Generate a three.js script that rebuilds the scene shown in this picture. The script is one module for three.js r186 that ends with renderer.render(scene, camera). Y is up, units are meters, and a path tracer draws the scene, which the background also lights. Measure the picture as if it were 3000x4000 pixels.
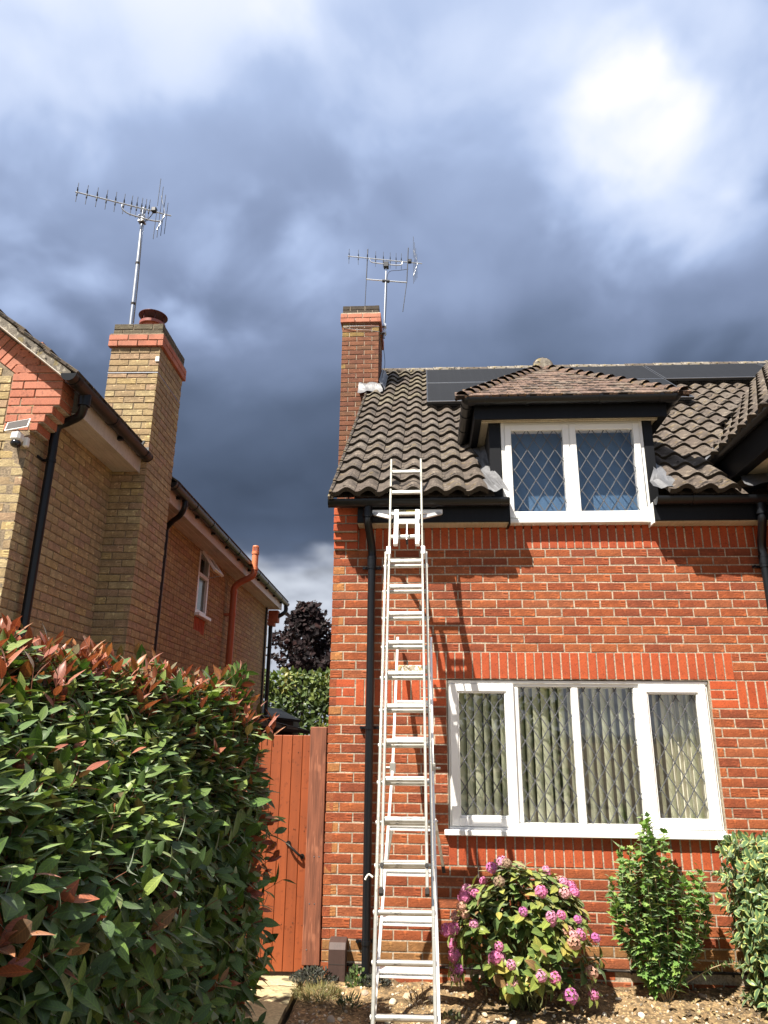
import * as THREE from 'three';
import { mergeGeometries } from 'three/addons/utils/BufferGeometryUtils.js';

// ---------- camera, sun, exposure ----------
const scene = new THREE.Scene();
const camera = new THREE.PerspectiveCamera(72.055, 3 / 4, 0.05, 600);
camera.position.set(0.8356, 1.8118, 6.2167);
camera.rotation.order = 'YXZ';
camera.rotation.set(0.3051, 0.06142, 0.00978);
camera.updateMatrixWorld(true);
const renderer = new THREE.WebGLRenderer({ antialias: true });
renderer.toneMapping = THREE.LinearToneMapping;
renderer.toneMappingExposure = 2.5;
renderer.shadowMap.enabled = true;
const SUN = new THREE.Vector3(-0.75, 1.9, 1.0).normalize();
const sun = new THREE.DirectionalLight(new THREE.Color().setRGB(1, 0.93, 0.82), 4.8);
sun.position.copy(SUN).multiplyScalar(40);
sun.castShadow = true;
sun.shadow.mapSize.set(4096, 4096);
Object.assign(sun.shadow.camera, { left: -14, right: 14, top: 14, bottom: -14, near: 1, far: 90 });
sun.shadow.radius = 1;
scene.add(sun, sun.target);

// ---------- numbers ----------
function mul(seed) { let a = seed >>> 0; return () => { a = (a + 0x6D2B79F5) | 0; let t = Math.imul(a ^ (a >>> 15), 1 | a); t = (t + Math.imul(t ^ (t >>> 7), 61 | t)) ^ t; return ((t ^ (t >>> 14)) >>> 0) / 4294967296; }; }
const clamp = (x, a = 0, b = 1) => Math.min(b, Math.max(a, x));
const lerp = (a, b, t) => a + (b - a) * t;
const sstep = (a, b, x) => { const t = clamp((x - a) / (b - a)); return t * t * (3 - 2 * t); };
function h3(x, y, z, s) { let h = Math.imul(x, 374761393) ^ Math.imul(y, 668265263) ^ Math.imul(z, 1274126177) ^ Math.imul(s, 2246822519); h = Math.imul(h ^ (h >>> 13), 1274126177); return ((h ^ (h >>> 16)) >>> 0) / 4294967296; }
function vn2(x, y, P, s = 0) { // periodic value noise
  const xi = Math.floor(x), yi = Math.floor(y), fx = x - xi, fy = y - yi, u = fx * fx * (3 - 2 * fx), v = fy * fy * (3 - 2 * fy);
  const m = (n) => ((n % P) + P) % P, a = m(xi), b = m(xi + 1), c = m(yi), d = m(yi + 1);
  return lerp(lerp(h3(a, c, 0, s), h3(b, c, 0, s), u), lerp(h3(a, d, 0, s), h3(b, d, 0, s), u), v);
}
function vnp(x, y, Px, Py, s = 0) { const xi = Math.floor(x), yi = Math.floor(y), fx = x - xi, fy = y - yi, u = fx * fx * (3 - 2 * fx), v = fy * fy * (3 - 2 * fy), m = (n, P) => ((n % P) + P) % P, a = m(xi, Px), b = m(xi + 1, Px), c = m(yi, Py), d = m(yi + 1, Py); return lerp(lerp(h3(a, c, 0, s), h3(b, c, 0, s), u), lerp(h3(a, d, 0, s), h3(b, d, 0, s), u), v); }
function fbm2(u, v, f, oct, s = 0) { let a = 0.5, t = 0, n = 0; for (let i = 0; i < oct; i++) { t += a * vn2(u * f, v * f, f, s + i); n += a; a *= 0.5; f *= 2; } return t / n; }
function vn3(x, y, z, s = 0) {
  const xi = Math.floor(x), yi = Math.floor(y), zi = Math.floor(z), fx = x - xi, fy = y - yi, fz = z - zi;
  const u = fx * fx * (3 - 2 * fx), v = fy * fy * (3 - 2 * fy), w = fz * fz * (3 - 2 * fz);
  const g = (k) => lerp(lerp(h3(xi, yi, zi + k, s), h3(xi + 1, yi, zi + k, s), u), lerp(h3(xi, yi + 1, zi + k, s), h3(xi + 1, yi + 1, zi + k, s), u), v);
  return lerp(g(0), g(1), w);
}
function fbm3(x, y, z, oct, s = 0) { let a = 0.5, t = 0, n = 0; for (let i = 0; i < oct; i++) { t += a * vn3(x, y, z, s + i); n += a; a *= 0.5; x *= 2.03; y *= 2.03; z *= 2.03; } return t / n; }

// ---------- sky: a broken storm sky, dark low belt, pale higher up, clear strip at the horizon ----------
{
  const W = 2048, H = 1024, data = new Float32Array(W * H * 4);
  const dirOf = (az, el) => { const a = az * Math.PI / 180, e = el * Math.PI / 180; return [Math.sin(a) * Math.cos(e), Math.sin(e), -Math.cos(a) * Math.cos(e)]; };
  const blobs = [[22, 43, 9, 0.3], [20.8, 44.2, 4.6, 0.3], [24.5, 40.5, 5, 0.14], [20.8, 47.2, 3, 0.22], [-18, 37, 6.5, 0.2], [-10.5, 38.5, 5.5, 0.18], [-5, 48, 8, 0.16], [-41, 49, 20, 0.2], [-37, 34, 10, 0.1],
    [-15, 41.5, 4.5, -0.1], [-6, 43.5, 5.5, -0.1], [-11, 19, 12, -0.02], [13, 30, 9, -0.07], [9, 41, 7, -0.06], [29, 32, 7, 0.03]].map(([a, e, r, g]) => ({ d: dirOf(a, e), k: 1 / Math.pow(r * Math.PI / 180, 2), g }));
  const table = [[0, 0.6], [11, 0.66], [12.8, 0.55], [14.6, 0.14], [17, 0.115], [21, 0.13], [26, 0.155], [31, 0.27], [36, 0.42], [41, 0.49], [48, 0.54], [55, 0.6], [90, 0.68]];
  const level = (e) => { for (let i = 1; i < table.length; i++) if (e < table[i][0]) return lerp(table[i - 1][1], table[i][1], sstep(table[i - 1][0], table[i][0], e)); return 0.68; };
  const hue = [[0, 0.7, 1.62], [0.1, 0.72, 1.6], [0.3, 0.78, 1.55], [0.55, 0.8, 1.46], [0.8, 0.88, 1.27], [1.0, 0.98, 1.06], [9, 1, 1.02]];
  for (let j = 0; j < H; j++) {
    const el = ((j + 0.5) / H - 0.5) * Math.PI, y = Math.sin(el), ce = Math.cos(el), deg = el * 180 / Math.PI;
    for (let i = 0; i < W; i++) {
      const ph = ((i + 0.5) / W - 0.5) * 2 * Math.PI, x = Math.cos(ph) * ce, z = Math.sin(ph) * ce;
      let r = 0.16, g = 0.15, b = 0.13;
      if (y > -0.02) {
        const k = 1 / (Math.max(y, 0) + 0.35), px = x * k, pz = z * k;
        const w1 = fbm3(px * 1.7, pz * 1.7, 3, 4, 11) - 0.5, w2 = fbm3(px * 1.7, pz * 1.7, 9, 4, 23) - 0.5;
        const n1 = fbm3(px * 3.1 + w1 * 2.4, pz * 3.1 + w2 * 2.4, 1.5, 6, 5) - 0.5, n2 = fbm3(px * 9 + w2 * 3, pz * 9 + w1 * 3, 4.5, 6, 41) - 0.5;
        const low = 1 - sstep(13, 15, deg + n2 * 4);
        let B = level(deg + n1 * 7 * sstep(14, 24, deg) + n2 * 4 * (1 - sstep(14, 24, deg)));
        if (low > 0) B *= lerp(1, 0.62 + 1.0 * clamp(fbm3(px * 14, y * 55, pz * 14, 6, 77) - 0.1), low);
        B *= 1 + n1 * 0.42 + n2 * 0.34;
        const rough = n1 * 1.5 + n2 * 1.7;
        for (const q of blobs) { const c = x * q.d[0] + y * q.d[1] + z * q.d[2]; if (c > 0.8) { const f = Math.exp(-2 * (1 - c) * q.k); B += q.g > 0 ? q.g * sstep(0.25, 1.15, f + rough * sstep(0.02, 0.4, f)) : q.g * f * 0.8; } }
        const sunny = clamp(x * SUN.x + y * SUN.y + z * SUN.z); // brighter sky towards the sun, raised out of view to lift shade fill
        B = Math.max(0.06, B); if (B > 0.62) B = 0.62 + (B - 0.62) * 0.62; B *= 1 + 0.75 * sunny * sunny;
        let cr = 1, cb = 1; for (let q = 1; q < hue.length; q++) if (B < hue[q][0]) { const t = (B - hue[q - 1][0]) / (hue[q][0] - hue[q - 1][0]); cr = lerp(hue[q - 1][1], hue[q][1], t); cb = lerp(hue[q - 1][2], hue[q][2], t); break; }
        cr = lerp(cr, 0.95, low * 0.8); cb = lerp(cb, 1.08, low * 0.8);
        const S = 1 / renderer.toneMappingExposure;
        r = B * cr * S; g = B * S; b = B * cb * S;
      }
      const o = (j * W + i) * 4; data[o] = r; data[o + 1] = g; data[o + 2] = b; data[o + 3] = 1;
    }
  }
  const t = new THREE.DataTexture(data, W, H, THREE.RGBAFormat, THREE.FloatType);
  t.mapping = THREE.EquirectangularReflectionMapping; t.magFilter = THREE.LinearFilter; t.minFilter = THREE.LinearFilter; t.needsUpdate = true;
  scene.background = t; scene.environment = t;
}

// ---------- procedural textures ----------
function tex(N, fn, srgb = true) {
  const d = new Uint8Array(N * N * 4);
  for (let j = 0; j < N; j++) for (let i = 0; i < N; i++) { const c = fn((i + 0.5) / N, (j + 0.5) / N), o = (j * N + i) * 4; const a = Array.isArray(c) ? c : [c, c, c]; for (let k = 0; k < 3; k++) d[o + k] = clamp(a[k]) * 255; d[o + 3] = 255; }
  const t = new THREE.DataTexture(d, N, N); t.wrapS = t.wrapT = THREE.RepeatWrapping; t.magFilter = THREE.LinearFilter; t.minFilter = THREE.LinearMipmapLinearFilter; t.generateMipmaps = true;
  if (srgb) t.colorSpace = THREE.SRGBColorSpace; t.needsUpdate = true; return t;
}
const g1 = (v, c = 1) => [v, v, v * c];
const rustF = (u, v) => { const drag = fbm2(u, v * 1, 8, 3, 4), f = vnp(u * 14, v * 96, 14, 96, 9), m = fbm2(u, v, 64, 3, 6), sp = vn2(u * 150, v * 150, 150, 8); return clamp(0.25 + 0.45 * m + (f - 0.5) * 0.7 * sstep(0.42, 0.75, drag) - (sp > 0.93 ? 0.3 : 0)); };
const T = {
  rust: tex(512, (u, v) => { const a = rustF(u, v), c = fbm2(u, v, 6, 4, 31), w = sstep(0.66, 0.8, fbm2(u, v, 24, 4, 51)); const k = 0.6 + 0.34 * a + 0.28 * (c - 0.5); return [k + w * 0.16, k + w * 0.2, k + w * 0.2]; }),
  rustB: tex(512, rustF, false),
  smooth: tex(256, (u, v) => { const k = 0.86 + 0.2 * (fbm2(u, v, 5, 4, 3) - 0.5) + 0.12 * (vn2(u * 120, v * 120, 120, 5) - 0.5) - (fbm2(u, v, 40, 3, 15) > 0.71 ? 0.12 : 0); return [k, k, k]; }),
  grain: tex(256, (u, v) => 0.3 + 0.6 * fbm2(u, v, 40, 3, 2) + 0.2 * (vn2(u * 128, v * 128, 128, 7) - 0.5), false),
  mortar: tex(256, (u, v) => { const k = 0.72 + 0.3 * (fbm2(u, v, 8, 5, 12) - 0.5) + 0.3 * (vn2(u * 128, v * 128, 128, 6) - 0.5); return g1(k, 0.98); }),
  tile: tex(1024, (u, v) => { const a = fbm2(u, v, 6, 6, 61), f = vn2(u * 300, v * 300, 300, 3), l = sstep(0.57, 0.65, fbm2(u, v, 36, 4, 71)) * sstep(0.38, 0.56, fbm2(u, v, 4, 3, 81)), mo = sstep(0.61, 0.67, fbm2(u, v, 26, 4, 91)) * sstep(0.44, 0.56, fbm2(u, v, 3, 3, 95)), ye = sstep(0.62, 0.7, fbm2(u, v, 18, 4, 33)) * sstep(0.55, 0.65, fbm2(u, v, 2, 3, 35));
    let k = 0.62 + 0.34 * (a - 0.5) + 0.2 * (f - 0.5); let c = [k, k * 0.97, k * 0.94]; c = c.map((x, i) => lerp(x, [0.95, 0.94, 0.9][i], l * 0.75)); c = c.map((x, i) => lerp(x, [0.75, 0.68, 0.4][i], ye * 0.5)); return c.map((x, i) => lerp(x, [0.24, 0.2, 0.16][i], mo)); }),
  soil: tex(1024, (u, v) => { const a = fbm2(u, v, 5, 6, 7), f = fbm2(u, v, 60, 3, 17), s = fbm2(u, v, 90, 2, 27) > 0.7 ? 0.25 : 0; const k = 0.5 + 0.45 * (a - 0.5) + 0.5 * (f - 0.5) + s; return [k, k * 0.93, k * 0.82]; }),
  soilB: tex(512, (u, v) => fbm2(u, v, 24, 5, 19), false),
  slab: tex(512, (u, v) => { const k = 0.74 + 0.3 * (fbm2(u, v, 5, 5, 8) - 0.5) + 0.2 * (fbm2(u, v, 70, 2, 5) - 0.5) - 0.3 * sstep(0.6, 0.72, fbm2(u, v, 9, 4, 44)); return [k, k * 0.97, k * 0.9]; }),
  slabB: tex(512, (u, v) => 0.7 * fbm2(u, v * 1, 9, 4, 66) + 0.3 * fbm2(u, v, 48, 3, 55), false),
  wood: tex(512, (u, v) => { const g = fbm2(u, v, 4, 3, 9), l = vnp(u * 110, v * 5, 110, 5, 12), l2 = vnp(u * 24 + g * 0.8, v * 3, 24, 3, 13), w = sstep(0.62, 0.8, vnp(u * 60, v * 9, 60, 9, 15) * 0.55 + g * 0.5); const k = 0.72 + 0.2 * (l - 0.5) + 0.2 * (l2 - 0.5); return [k + w * 0.16, k + w * 0.2, k + w * 0.22]; }),
  paint: tex(512, (u, v) => { const k = 0.86 + 0.07 * (vnp(u * 90, v * 3, 90, 3, 12) - 0.5) + 0.12 * (fbm2(u, v, 6, 5, 19) - 0.5) - 0.1 * sstep(0.7, 0.78, fbm2(u, v, 60, 3, 29)); return [k, k, k]; }),
  metal: tex(256, (u, v) => 0.5 + 0.4 * (fbm2(u, v, 6, 5, 3) - 0.5) + 0.3 * (vnp(u * 12, v * 128, 12, 128, 4) - 0.5), false),
  metalC: tex(256, (u, v) => { const d = sstep(0.6, 0.75, fbm2(u, v, 14, 5, 23)); const k = 0.88 + 0.14 * (fbm2(u, v, 5, 5, 3) - 0.5) - 0.42 * d * sstep(0.45, 0.6, fbm2(u, v, 3, 2, 2)); return [k, k, k * 0.98]; }),
  lead: tex(256, (u, v) => { const k = 0.66 + 0.5 * (fbm2(u, v, 5, 5, 3) - 0.5) + 0.1 * (vn2(u * 90, v * 90, 90, 4) - 0.5); return [k, k, k * 1.02]; }),
  splat: tex(256, (u, v) => { const a = fbm2(u, v, 20, 4, 3), b = fbm2(u, v, 26, 4, 13), c = fbm2(u, v, 16, 4, 23); return a > 0.6 ? [0.95, 0.94, 0.9] : b > 0.62 ? [0.5, 0.44, 0.36] : c > 0.64 ? [0.8, 0.66, 0.3] : [0.74, 0.7, 0.62]; }),
  leaf: tex(128, (u, v) => { const x = Math.abs(u - 0.5) * 2, mid = 1 - sstep(0.03, 0.08, x), ve = Math.pow(Math.abs(Math.sin((v * 9 + x * 1.6) * Math.PI)), 14) * 0.3; const k = 0.78 + 0.16 * (fbm2(u, v, 8, 3, 5) - 0.5) + 0.2 * mid + ve * 0.5; return [k + mid * 0.06, k, k * 0.95]; }),
  varieg: tex(128, (u, v) => { const x = Math.abs(u - 0.5) * 2, e = sstep(0.35, 0.8, x + 0.9 * (fbm2(u, v, 6, 3, 9) - 0.5)); return [lerp(0.42, 0.95, e), lerp(0.56, 0.93, e), lerp(0.4, 0.68, e)]; }),
  panel: tex(512, (u, v) => { const lx = Math.min((u * 10) % 1, 1 - (u * 10) % 1), ly = Math.min((v * 6) % 1, 1 - (v * 6) % 1), bus = Math.abs(((u * 30) % 1) - 0.5); const k = 0.2 + 0.03 * fbm2(u, v, 6, 3, 2) + (lx < 0.02 || ly < 0.02 ? 0.1 : 0) + (bus < 0.03 ? 0.06 : 0); return [k, k * 1.02, k * 1.08]; }),
};

// ---------- materials ----------
const col = (r, g, b) => new THREE.Color().setRGB(r, g, b);
const std = (r, g, b, o = {}) => new THREE.MeshStandardMaterial({ color: col(r, g, b), roughness: 0.85, ...o });
const phy = (r, g, b, o = {}) => new THREE.MeshPhysicalMaterial({ color: col(r, g, b), roughness: 0.6, ...o });
const rustO = { map: T.rust, bumpMap: T.rustB, bumpScale: 0.004, roughness: 0.93 }, smoothO = { map: T.smooth, bumpMap: T.grain, bumpScale: 0.0006, roughness: 0.8 };
const redTones = [[0.44, 0.108, 0.032], [0.39, 0.09, 0.03], [0.48, 0.13, 0.04], [0.34, 0.08, 0.03], [0.44, 0.128, 0.048], [0.54, 0.22, 0.07], [0.40, 0.19, 0.065]];
const smoothTones = [[0.52, 0.09, 0.022], [0.49, 0.083, 0.02], [0.55, 0.102, 0.026], [0.47, 0.082, 0.022]];
const buffTones = [[0.59, 0.43, 0.22], [0.54, 0.375, 0.195], [0.63, 0.485, 0.26], [0.5, 0.355, 0.2], [0.55, 0.365, 0.22], [0.61, 0.445, 0.205], [0.17, 0.14, 0.09]];
const pinkTones = [[0.58, 0.2, 0.115], [0.55, 0.18, 0.1], [0.6, 0.22, 0.13]];
const stackTones = [[0.29, 0.112, 0.058], [0.24, 0.09, 0.05], [0.33, 0.13, 0.065], [0.25, 0.115, 0.06], [0.36, 0.23, 0.075], [0.09, 0.07, 0.05]];
const mk = (tones, o) => ({ tones, mats: tones.map((t) => std(...t, o)), stuff: std(1, 1, 1, { ...o, vertexColors: true }) });
const K = { red: mk(redTones, rustO), smooth: mk(smoothTones, smoothO), buff: mk(buffTones, rustO), pink: mk(pinkTones, smoothO), stack: mk(stackTones, rustO) };
const M = {
  mortar: std(0.72, 0.6, 0.47, { map: T.mortar, bumpMap: T.grain, bumpScale: 0.003 }),
  mortarB: std(0.4, 0.3, 0.2, { map: T.mortar, bumpMap: T.grain, bumpScale: 0.003 }),
  cement: std(0.4, 0.37, 0.32, { map: T.tile, bumpMap: T.grain, bumpScale: 0.004 }),
  white: phy(0.82, 0.82, 0.8, { roughness: 0.35, clearcoat: 0.2 }),
  cream: std(0.7, 0.62, 0.46, { roughness: 0.5, map: T.paint }),
  soffitW: std(0.72, 0.66, 0.58, { roughness: 0.45, map: T.paint }),
  black: phy(0.008, 0.009, 0.011, { roughness: 0.3, specularIntensity: 0.7 }),
  blackW: phy(0.009, 0.01, 0.013, { roughness: 0.5, specularIntensity: 0.45, map: T.paint }),
  brownG: phy(0.02, 0.015, 0.013, { roughness: 0.35 }),
  rubber: std(0.02, 0.015, 0.012, { roughness: 0.8 }),
  alu: std(0.74, 0.72, 0.66, { metalness: 0.55, roughness: 0.42, map: T.metalC, roughnessMap: T.metal }),
  aluD: std(0.7, 0.69, 0.67, { metalness: 0.7, roughness: 0.4, map: T.metalC }),
  aluB: std(0.9, 0.9, 0.88, { metalness: 0.3, roughness: 0.35 }),
  galv: std(0.55, 0.57, 0.6, { metalness: 0.9, roughness: 0.32 }),
  rod: std(0.05, 0.052, 0.058, { metalness: 0.5, roughness: 0.45 }),
  lead: std(0.34, 0.345, 0.35, { map: T.lead, roughness: 0.5, metalness: 0.2, bumpMap: T.grain, bumpScale: 0.003 }),
  leadS: std(0.1, 0.105, 0.115, { roughness: 0.5, metalness: 0.3 }),
  glass: phy(1, 1, 1, { transmission: 1, thickness: 0, roughness: 0, ior: 1.5 }),
  darkGlass: phy(0.02, 0.03, 0.03, { roughness: 0.05 }),
  terra: phy(0.4, 0.115, 0.05, { roughness: 0.45 }), terraL: phy(0.6, 0.2, 0.09, { roughness: 0.5 }),
  gate: std(0.36, 0.08, 0.018, { map: T.paint, roughness: 0.6, bumpMap: T.wood, bumpScale: 0.001 }),
  post: std(0.36, 0.12, 0.06, { map: T.wood, roughness: 0.75, bumpMap: T.wood, bumpScale: 0.002 }),
  iron: std(0.018, 0.017, 0.016, { roughness: 0.45, metalness: 0.5 }),
  box: std(0.075, 0.042, 0.034, { roughness: 0.6, map: T.paint }),
  soil: std(0.64, 0.5, 0.32, { map: T.soil, bumpMap: T.soilB, bumpScale: 0.02, roughness: 1 }),
  ground: std(0.3, 0.26, 0.2, { map: T.slab, roughness: 1 }),
  slab: std(0.78, 0.69, 0.46, { map: T.slab, bumpMap: T.slabB, bumpScale: 0.012, roughness: 0.95 }),
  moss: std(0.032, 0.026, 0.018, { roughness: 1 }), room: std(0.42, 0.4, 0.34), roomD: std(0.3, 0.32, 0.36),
  panel: phy(0.15, 0.15, 0.152, { map: T.panel, roughness: 0.6, specularIntensity: 0.35 }),
  bark: std(0.09, 0.06, 0.04, { map: T.wood, bumpMap: T.wood, bumpScale: 0.004 }), stem: std(0.2, 0.07, 0.04), stemG: std(0.13, 0.14, 0.05), dry: std(0.3, 0.22, 0.12),
  felt: std(0.22, 0.24, 0.25, { map: T.slab }), cowl: phy(0.1, 0.028, 0.022, { roughness: 0.4, metalness: 0.3 }),
  blind: std(0.72, 0.75, 0.54, { roughness: 0.9, side: THREE.DoubleSide }), curtain: std(0.75, 0.73, 0.62),
  skyTint: std(0.075, 0.16, 0.29, { roughness: 0.8 }),  // blue base colour carrying the sky reflection of the dormer panes
};
const tileTones = [[0.185, 0.155, 0.133], [0.16, 0.134, 0.116], [0.205, 0.172, 0.145], [0.172, 0.14, 0.118], [0.215, 0.186, 0.16], [0.25, 0.222, 0.165]];
K.tile = mk(tileTones, { map: T.tile, bumpMap: T.grain, bumpScale: 0.003, roughness: 0.95 });
const plainTones = [[0.3, 0.2, 0.16], [0.26, 0.18, 0.15], [0.33, 0.23, 0.185], [0.28, 0.22, 0.18]];
K.plain = mk(plainTones, { map: T.tile, bumpMap: T.grain, bumpScale: 0.003, roughness: 0.95 });

// ---------- geometry helpers ----------
const V = (x, y, z) => new THREE.Vector3(x, y, z);
const mat4 = (o, x, y, z) => new THREE.Matrix4().makeBasis(x, y, z).setPosition(o);
const TR = (x, y, z, rx = 0, ry = 0, rz = 0, s = 1) => new THREE.Matrix4().compose(V(x, y, z), new THREE.Quaternion().setFromEuler(new THREE.Euler(rx, ry, rz, 'YXZ')), typeof s === 'number' ? V(s, s, s) : s);
function uvm(g, s = 1, ox = 0, oy = 0) { // uv in metres from the dominant axis of each face
  if (g.index) g = g.toNonIndexed();
  if (!g.attributes.normal) g.computeVertexNormals();
  const p = g.attributes.position, uv = new Float32Array(p.count * 2), a = V(0, 0, 0), b = V(0, 0, 0), c = V(0, 0, 0);
  for (let i = 0; i < p.count; i += 3) {
    a.fromBufferAttribute(p, i); b.fromBufferAttribute(p, i + 1); c.fromBufferAttribute(p, i + 2);
    const n = b.clone().sub(a).cross(c.clone().sub(a)), x = Math.abs(n.x), y = Math.abs(n.y), z = Math.abs(n.z);
    [a, b, c].forEach((q, k) => { const e = (i + k) * 2; if (z >= x && z >= y) { uv[e] = q.x; uv[e + 1] = q.y; } else if (x >= y) { uv[e] = q.z; uv[e + 1] = q.y; } else { uv[e] = q.x; uv[e + 1] = q.z; } uv[e] = uv[e] * s + ox; uv[e + 1] = uv[e + 1] * s + oy; });
  }
  g.setAttribute('uv', new THREE.BufferAttribute(uv, 2)); return g;
}
function poly(faces) { // list of planar faces (arrays of [x,y,z]) -> flat geometry
  const P = []; for (const f of faces) for (let i = 1; i < f.length - 1; i++) P.push(...f[0], ...f[i], ...f[i + 1]);
  const g = new THREE.BufferGeometry(); g.setAttribute('position', new THREE.BufferAttribute(new Float32Array(P), 3)); g.computeVertexNormals(); return g;
}
function cbox(w, h, d, c = 0.003) { // chamfered box, centred
  const s = [w / 2, h / 2, d / 2]; c = Math.min(c, ...s.map((x) => x * 0.45)); const F = [], pt = (sg, ax) => sg.map((q, i) => q * (i === ax ? s[i] : s[i] - c));
  const put = (f) => { const m = f.reduce((a, p) => [a[0] + p[0], a[1] + p[1], a[2] + p[2]], [0, 0, 0]); const n = V(...f[1]).sub(V(...f[0])).cross(V(...f[2]).sub(V(...f[0]))); F.push(n.dot(V(...m)) < 0 ? f.reverse() : f); };
  for (let a = 0; a < 3; a++) for (const q of [-1, 1]) { const b = (a + 1) % 3, e = (a + 2) % 3, S = (u, v) => { const r = [0, 0, 0]; r[a] = q; r[b] = u; r[e] = v; return r; }; put([pt(S(-1, -1), a), pt(S(1, -1), a), pt(S(1, 1), a), pt(S(-1, 1), a)]); }
  for (let a = 0; a < 3; a++) { const b = (a + 1) % 3, e = (a + 2) % 3; for (const u of [-1, 1]) for (const v of [-1, 1]) { const S = (t) => { const r = [0, 0, 0]; r[a] = t; r[b] = u; r[e] = v; return r; }; put([pt(S(-1), b), pt(S(1), b), pt(S(1), e), pt(S(-1), e)]); } }
  for (const x of [-1, 1]) for (const y of [-1, 1]) for (const z of [-1, 1]) put([pt([x, y, z], 0), pt([x, y, z], 1), pt([x, y, z], 2)]);
  return uvm(poly(F));
}
const bx = (x0, x1, y0, y1, z0, z1, c) => { const g = c === 0 ? uvm(new THREE.BoxGeometry(x1 - x0, y1 - y0, z1 - z0).toNonIndexed()) : cbox(x1 - x0, y1 - y0, z1 - z0, c ?? 0.003); g.translate((x0 + x1) / 2, (y0 + y1) / 2, (z0 + z1) / 2); return uvm(g); };
const cyl = (r0, r1, h, n = 16) => { const g = new THREE.CylinderGeometry(r1, r0, h, n).toNonIndexed(); return g; };
function rod(a, b, r, n = 8, r2 = r) { const d = b.clone().sub(a), g = cyl(r, r2, d.length(), n); g.applyQuaternion(new THREE.Quaternion().setFromUnitVectors(V(0, 1, 0), d.clone().normalize())); const m = a.clone().add(b).multiplyScalar(0.5); g.translate(m.x, m.y, m.z); return g; }
function bar(a, b, w, d, up = V(0, 0, 1), c = 0.002) { // rectangular bar from a to b
  const y = b.clone().sub(a), L = y.length(); y.normalize(); const x = y.clone().cross(up).normalize(), z = x.clone().cross(y); const g = cbox(w, L, d, c); g.applyMatrix4(mat4(a.clone().add(b).multiplyScalar(0.5), x, y, z)); return g;
}
const tube = (pts, r, seg = 24, n = 8) => new THREE.TubeGeometry(new THREE.CatmullRomCurve3(pts), seg, r, n).toNonIndexed();
const strip = (g) => { const q = g.index ? g.toNonIndexed() : g, r = new THREE.BufferGeometry(); for (const k of ['position', 'normal', 'uv']) r.setAttribute(k, q.attributes[k]); return r; };
const merge = (l) => mergeGeometries(l.map(strip));
function extrude(pts, depth, c = 0) { const s = new THREE.Shape(pts.map((p) => new THREE.Vector2(...p))); return uvm(new THREE.ExtrudeGeometry(s, { depth, bevelEnabled: c > 0, bevelSize: c, bevelThickness: c, bevelSegments: 1 })); }
function halfRing(r, t, L) { // half-round channel open upwards, axis along +z
  const p = []; for (let i = 0; i <= 14; i++) { const a = Math.PI + Math.PI * i / 14; p.push([Math.cos(a) * r, Math.sin(a) * r]); } p.push([r, 0.006], [r - t, 0.006]); for (let i = 14; i >= 0; i--) { const a = Math.PI + Math.PI * i / 14; p.push([Math.cos(a) * (r - t), Math.sin(a) * (r - t)]); } p.push([-r + t, 0.006], [-r, 0.006]);
  return extrude(p, L);
}
function halfDisc(r, t) { const p = []; for (let i = 0; i <= 14; i++) { const a = Math.PI + Math.PI * i / 14; p.push([Math.cos(a) * r, Math.sin(a) * r]); } return extrude(p, t); }

// ---------- scene helpers ----------
const taken = {};
const numbered = (n) => { if (!(n in taken)) { taken[n] = 0; return n; } taken[n]++; return n + '_' + String(taken[n]).padStart(3, '0'); };
function mesh(name, geo, m, parent) { const o = new THREE.Mesh(geo, m); o.name = name; o.castShadow = o.receiveShadow = true; parent.add(o); return o; }
function thing(name, label, category, pos = [0, 0, 0], group) { const o = new THREE.Group(); o.name = numbered(name); o.position.set(...pos); o.userData = { label, category }; if (group) o.userData.group = group; scene.add(o); return o; }
function part(name, parent) { const o = new THREE.Group(); o.name = name; parent.add(o); return o; }
function structure(name, geo, m, label) { const o = new THREE.Mesh(geo, m); o.name = numbered(name); o.castShadow = o.receiveShadow = true; o.userData = { kind: 'structure', label, category: name.replace(/_/g, ' ') }; scene.add(o); return o; }
const _v = V(0, 0, 0);
function shows(world, size) { // apparent size in the picture, 0 when out of it
  _v.setFromMatrixPosition(world).applyMatrix4(camera.matrixWorldInverse); const d = -_v.z; if (d < 0.1) return 0; const x = _v.x / d / 0.545, y = _v.y / d / 0.727; if (Math.abs(x) > 1.02 || Math.abs(y) > 1.02) return 0; return size / d;
}
camera.matrixWorldInverse.copy(camera.matrixWorld).invert();
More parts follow.
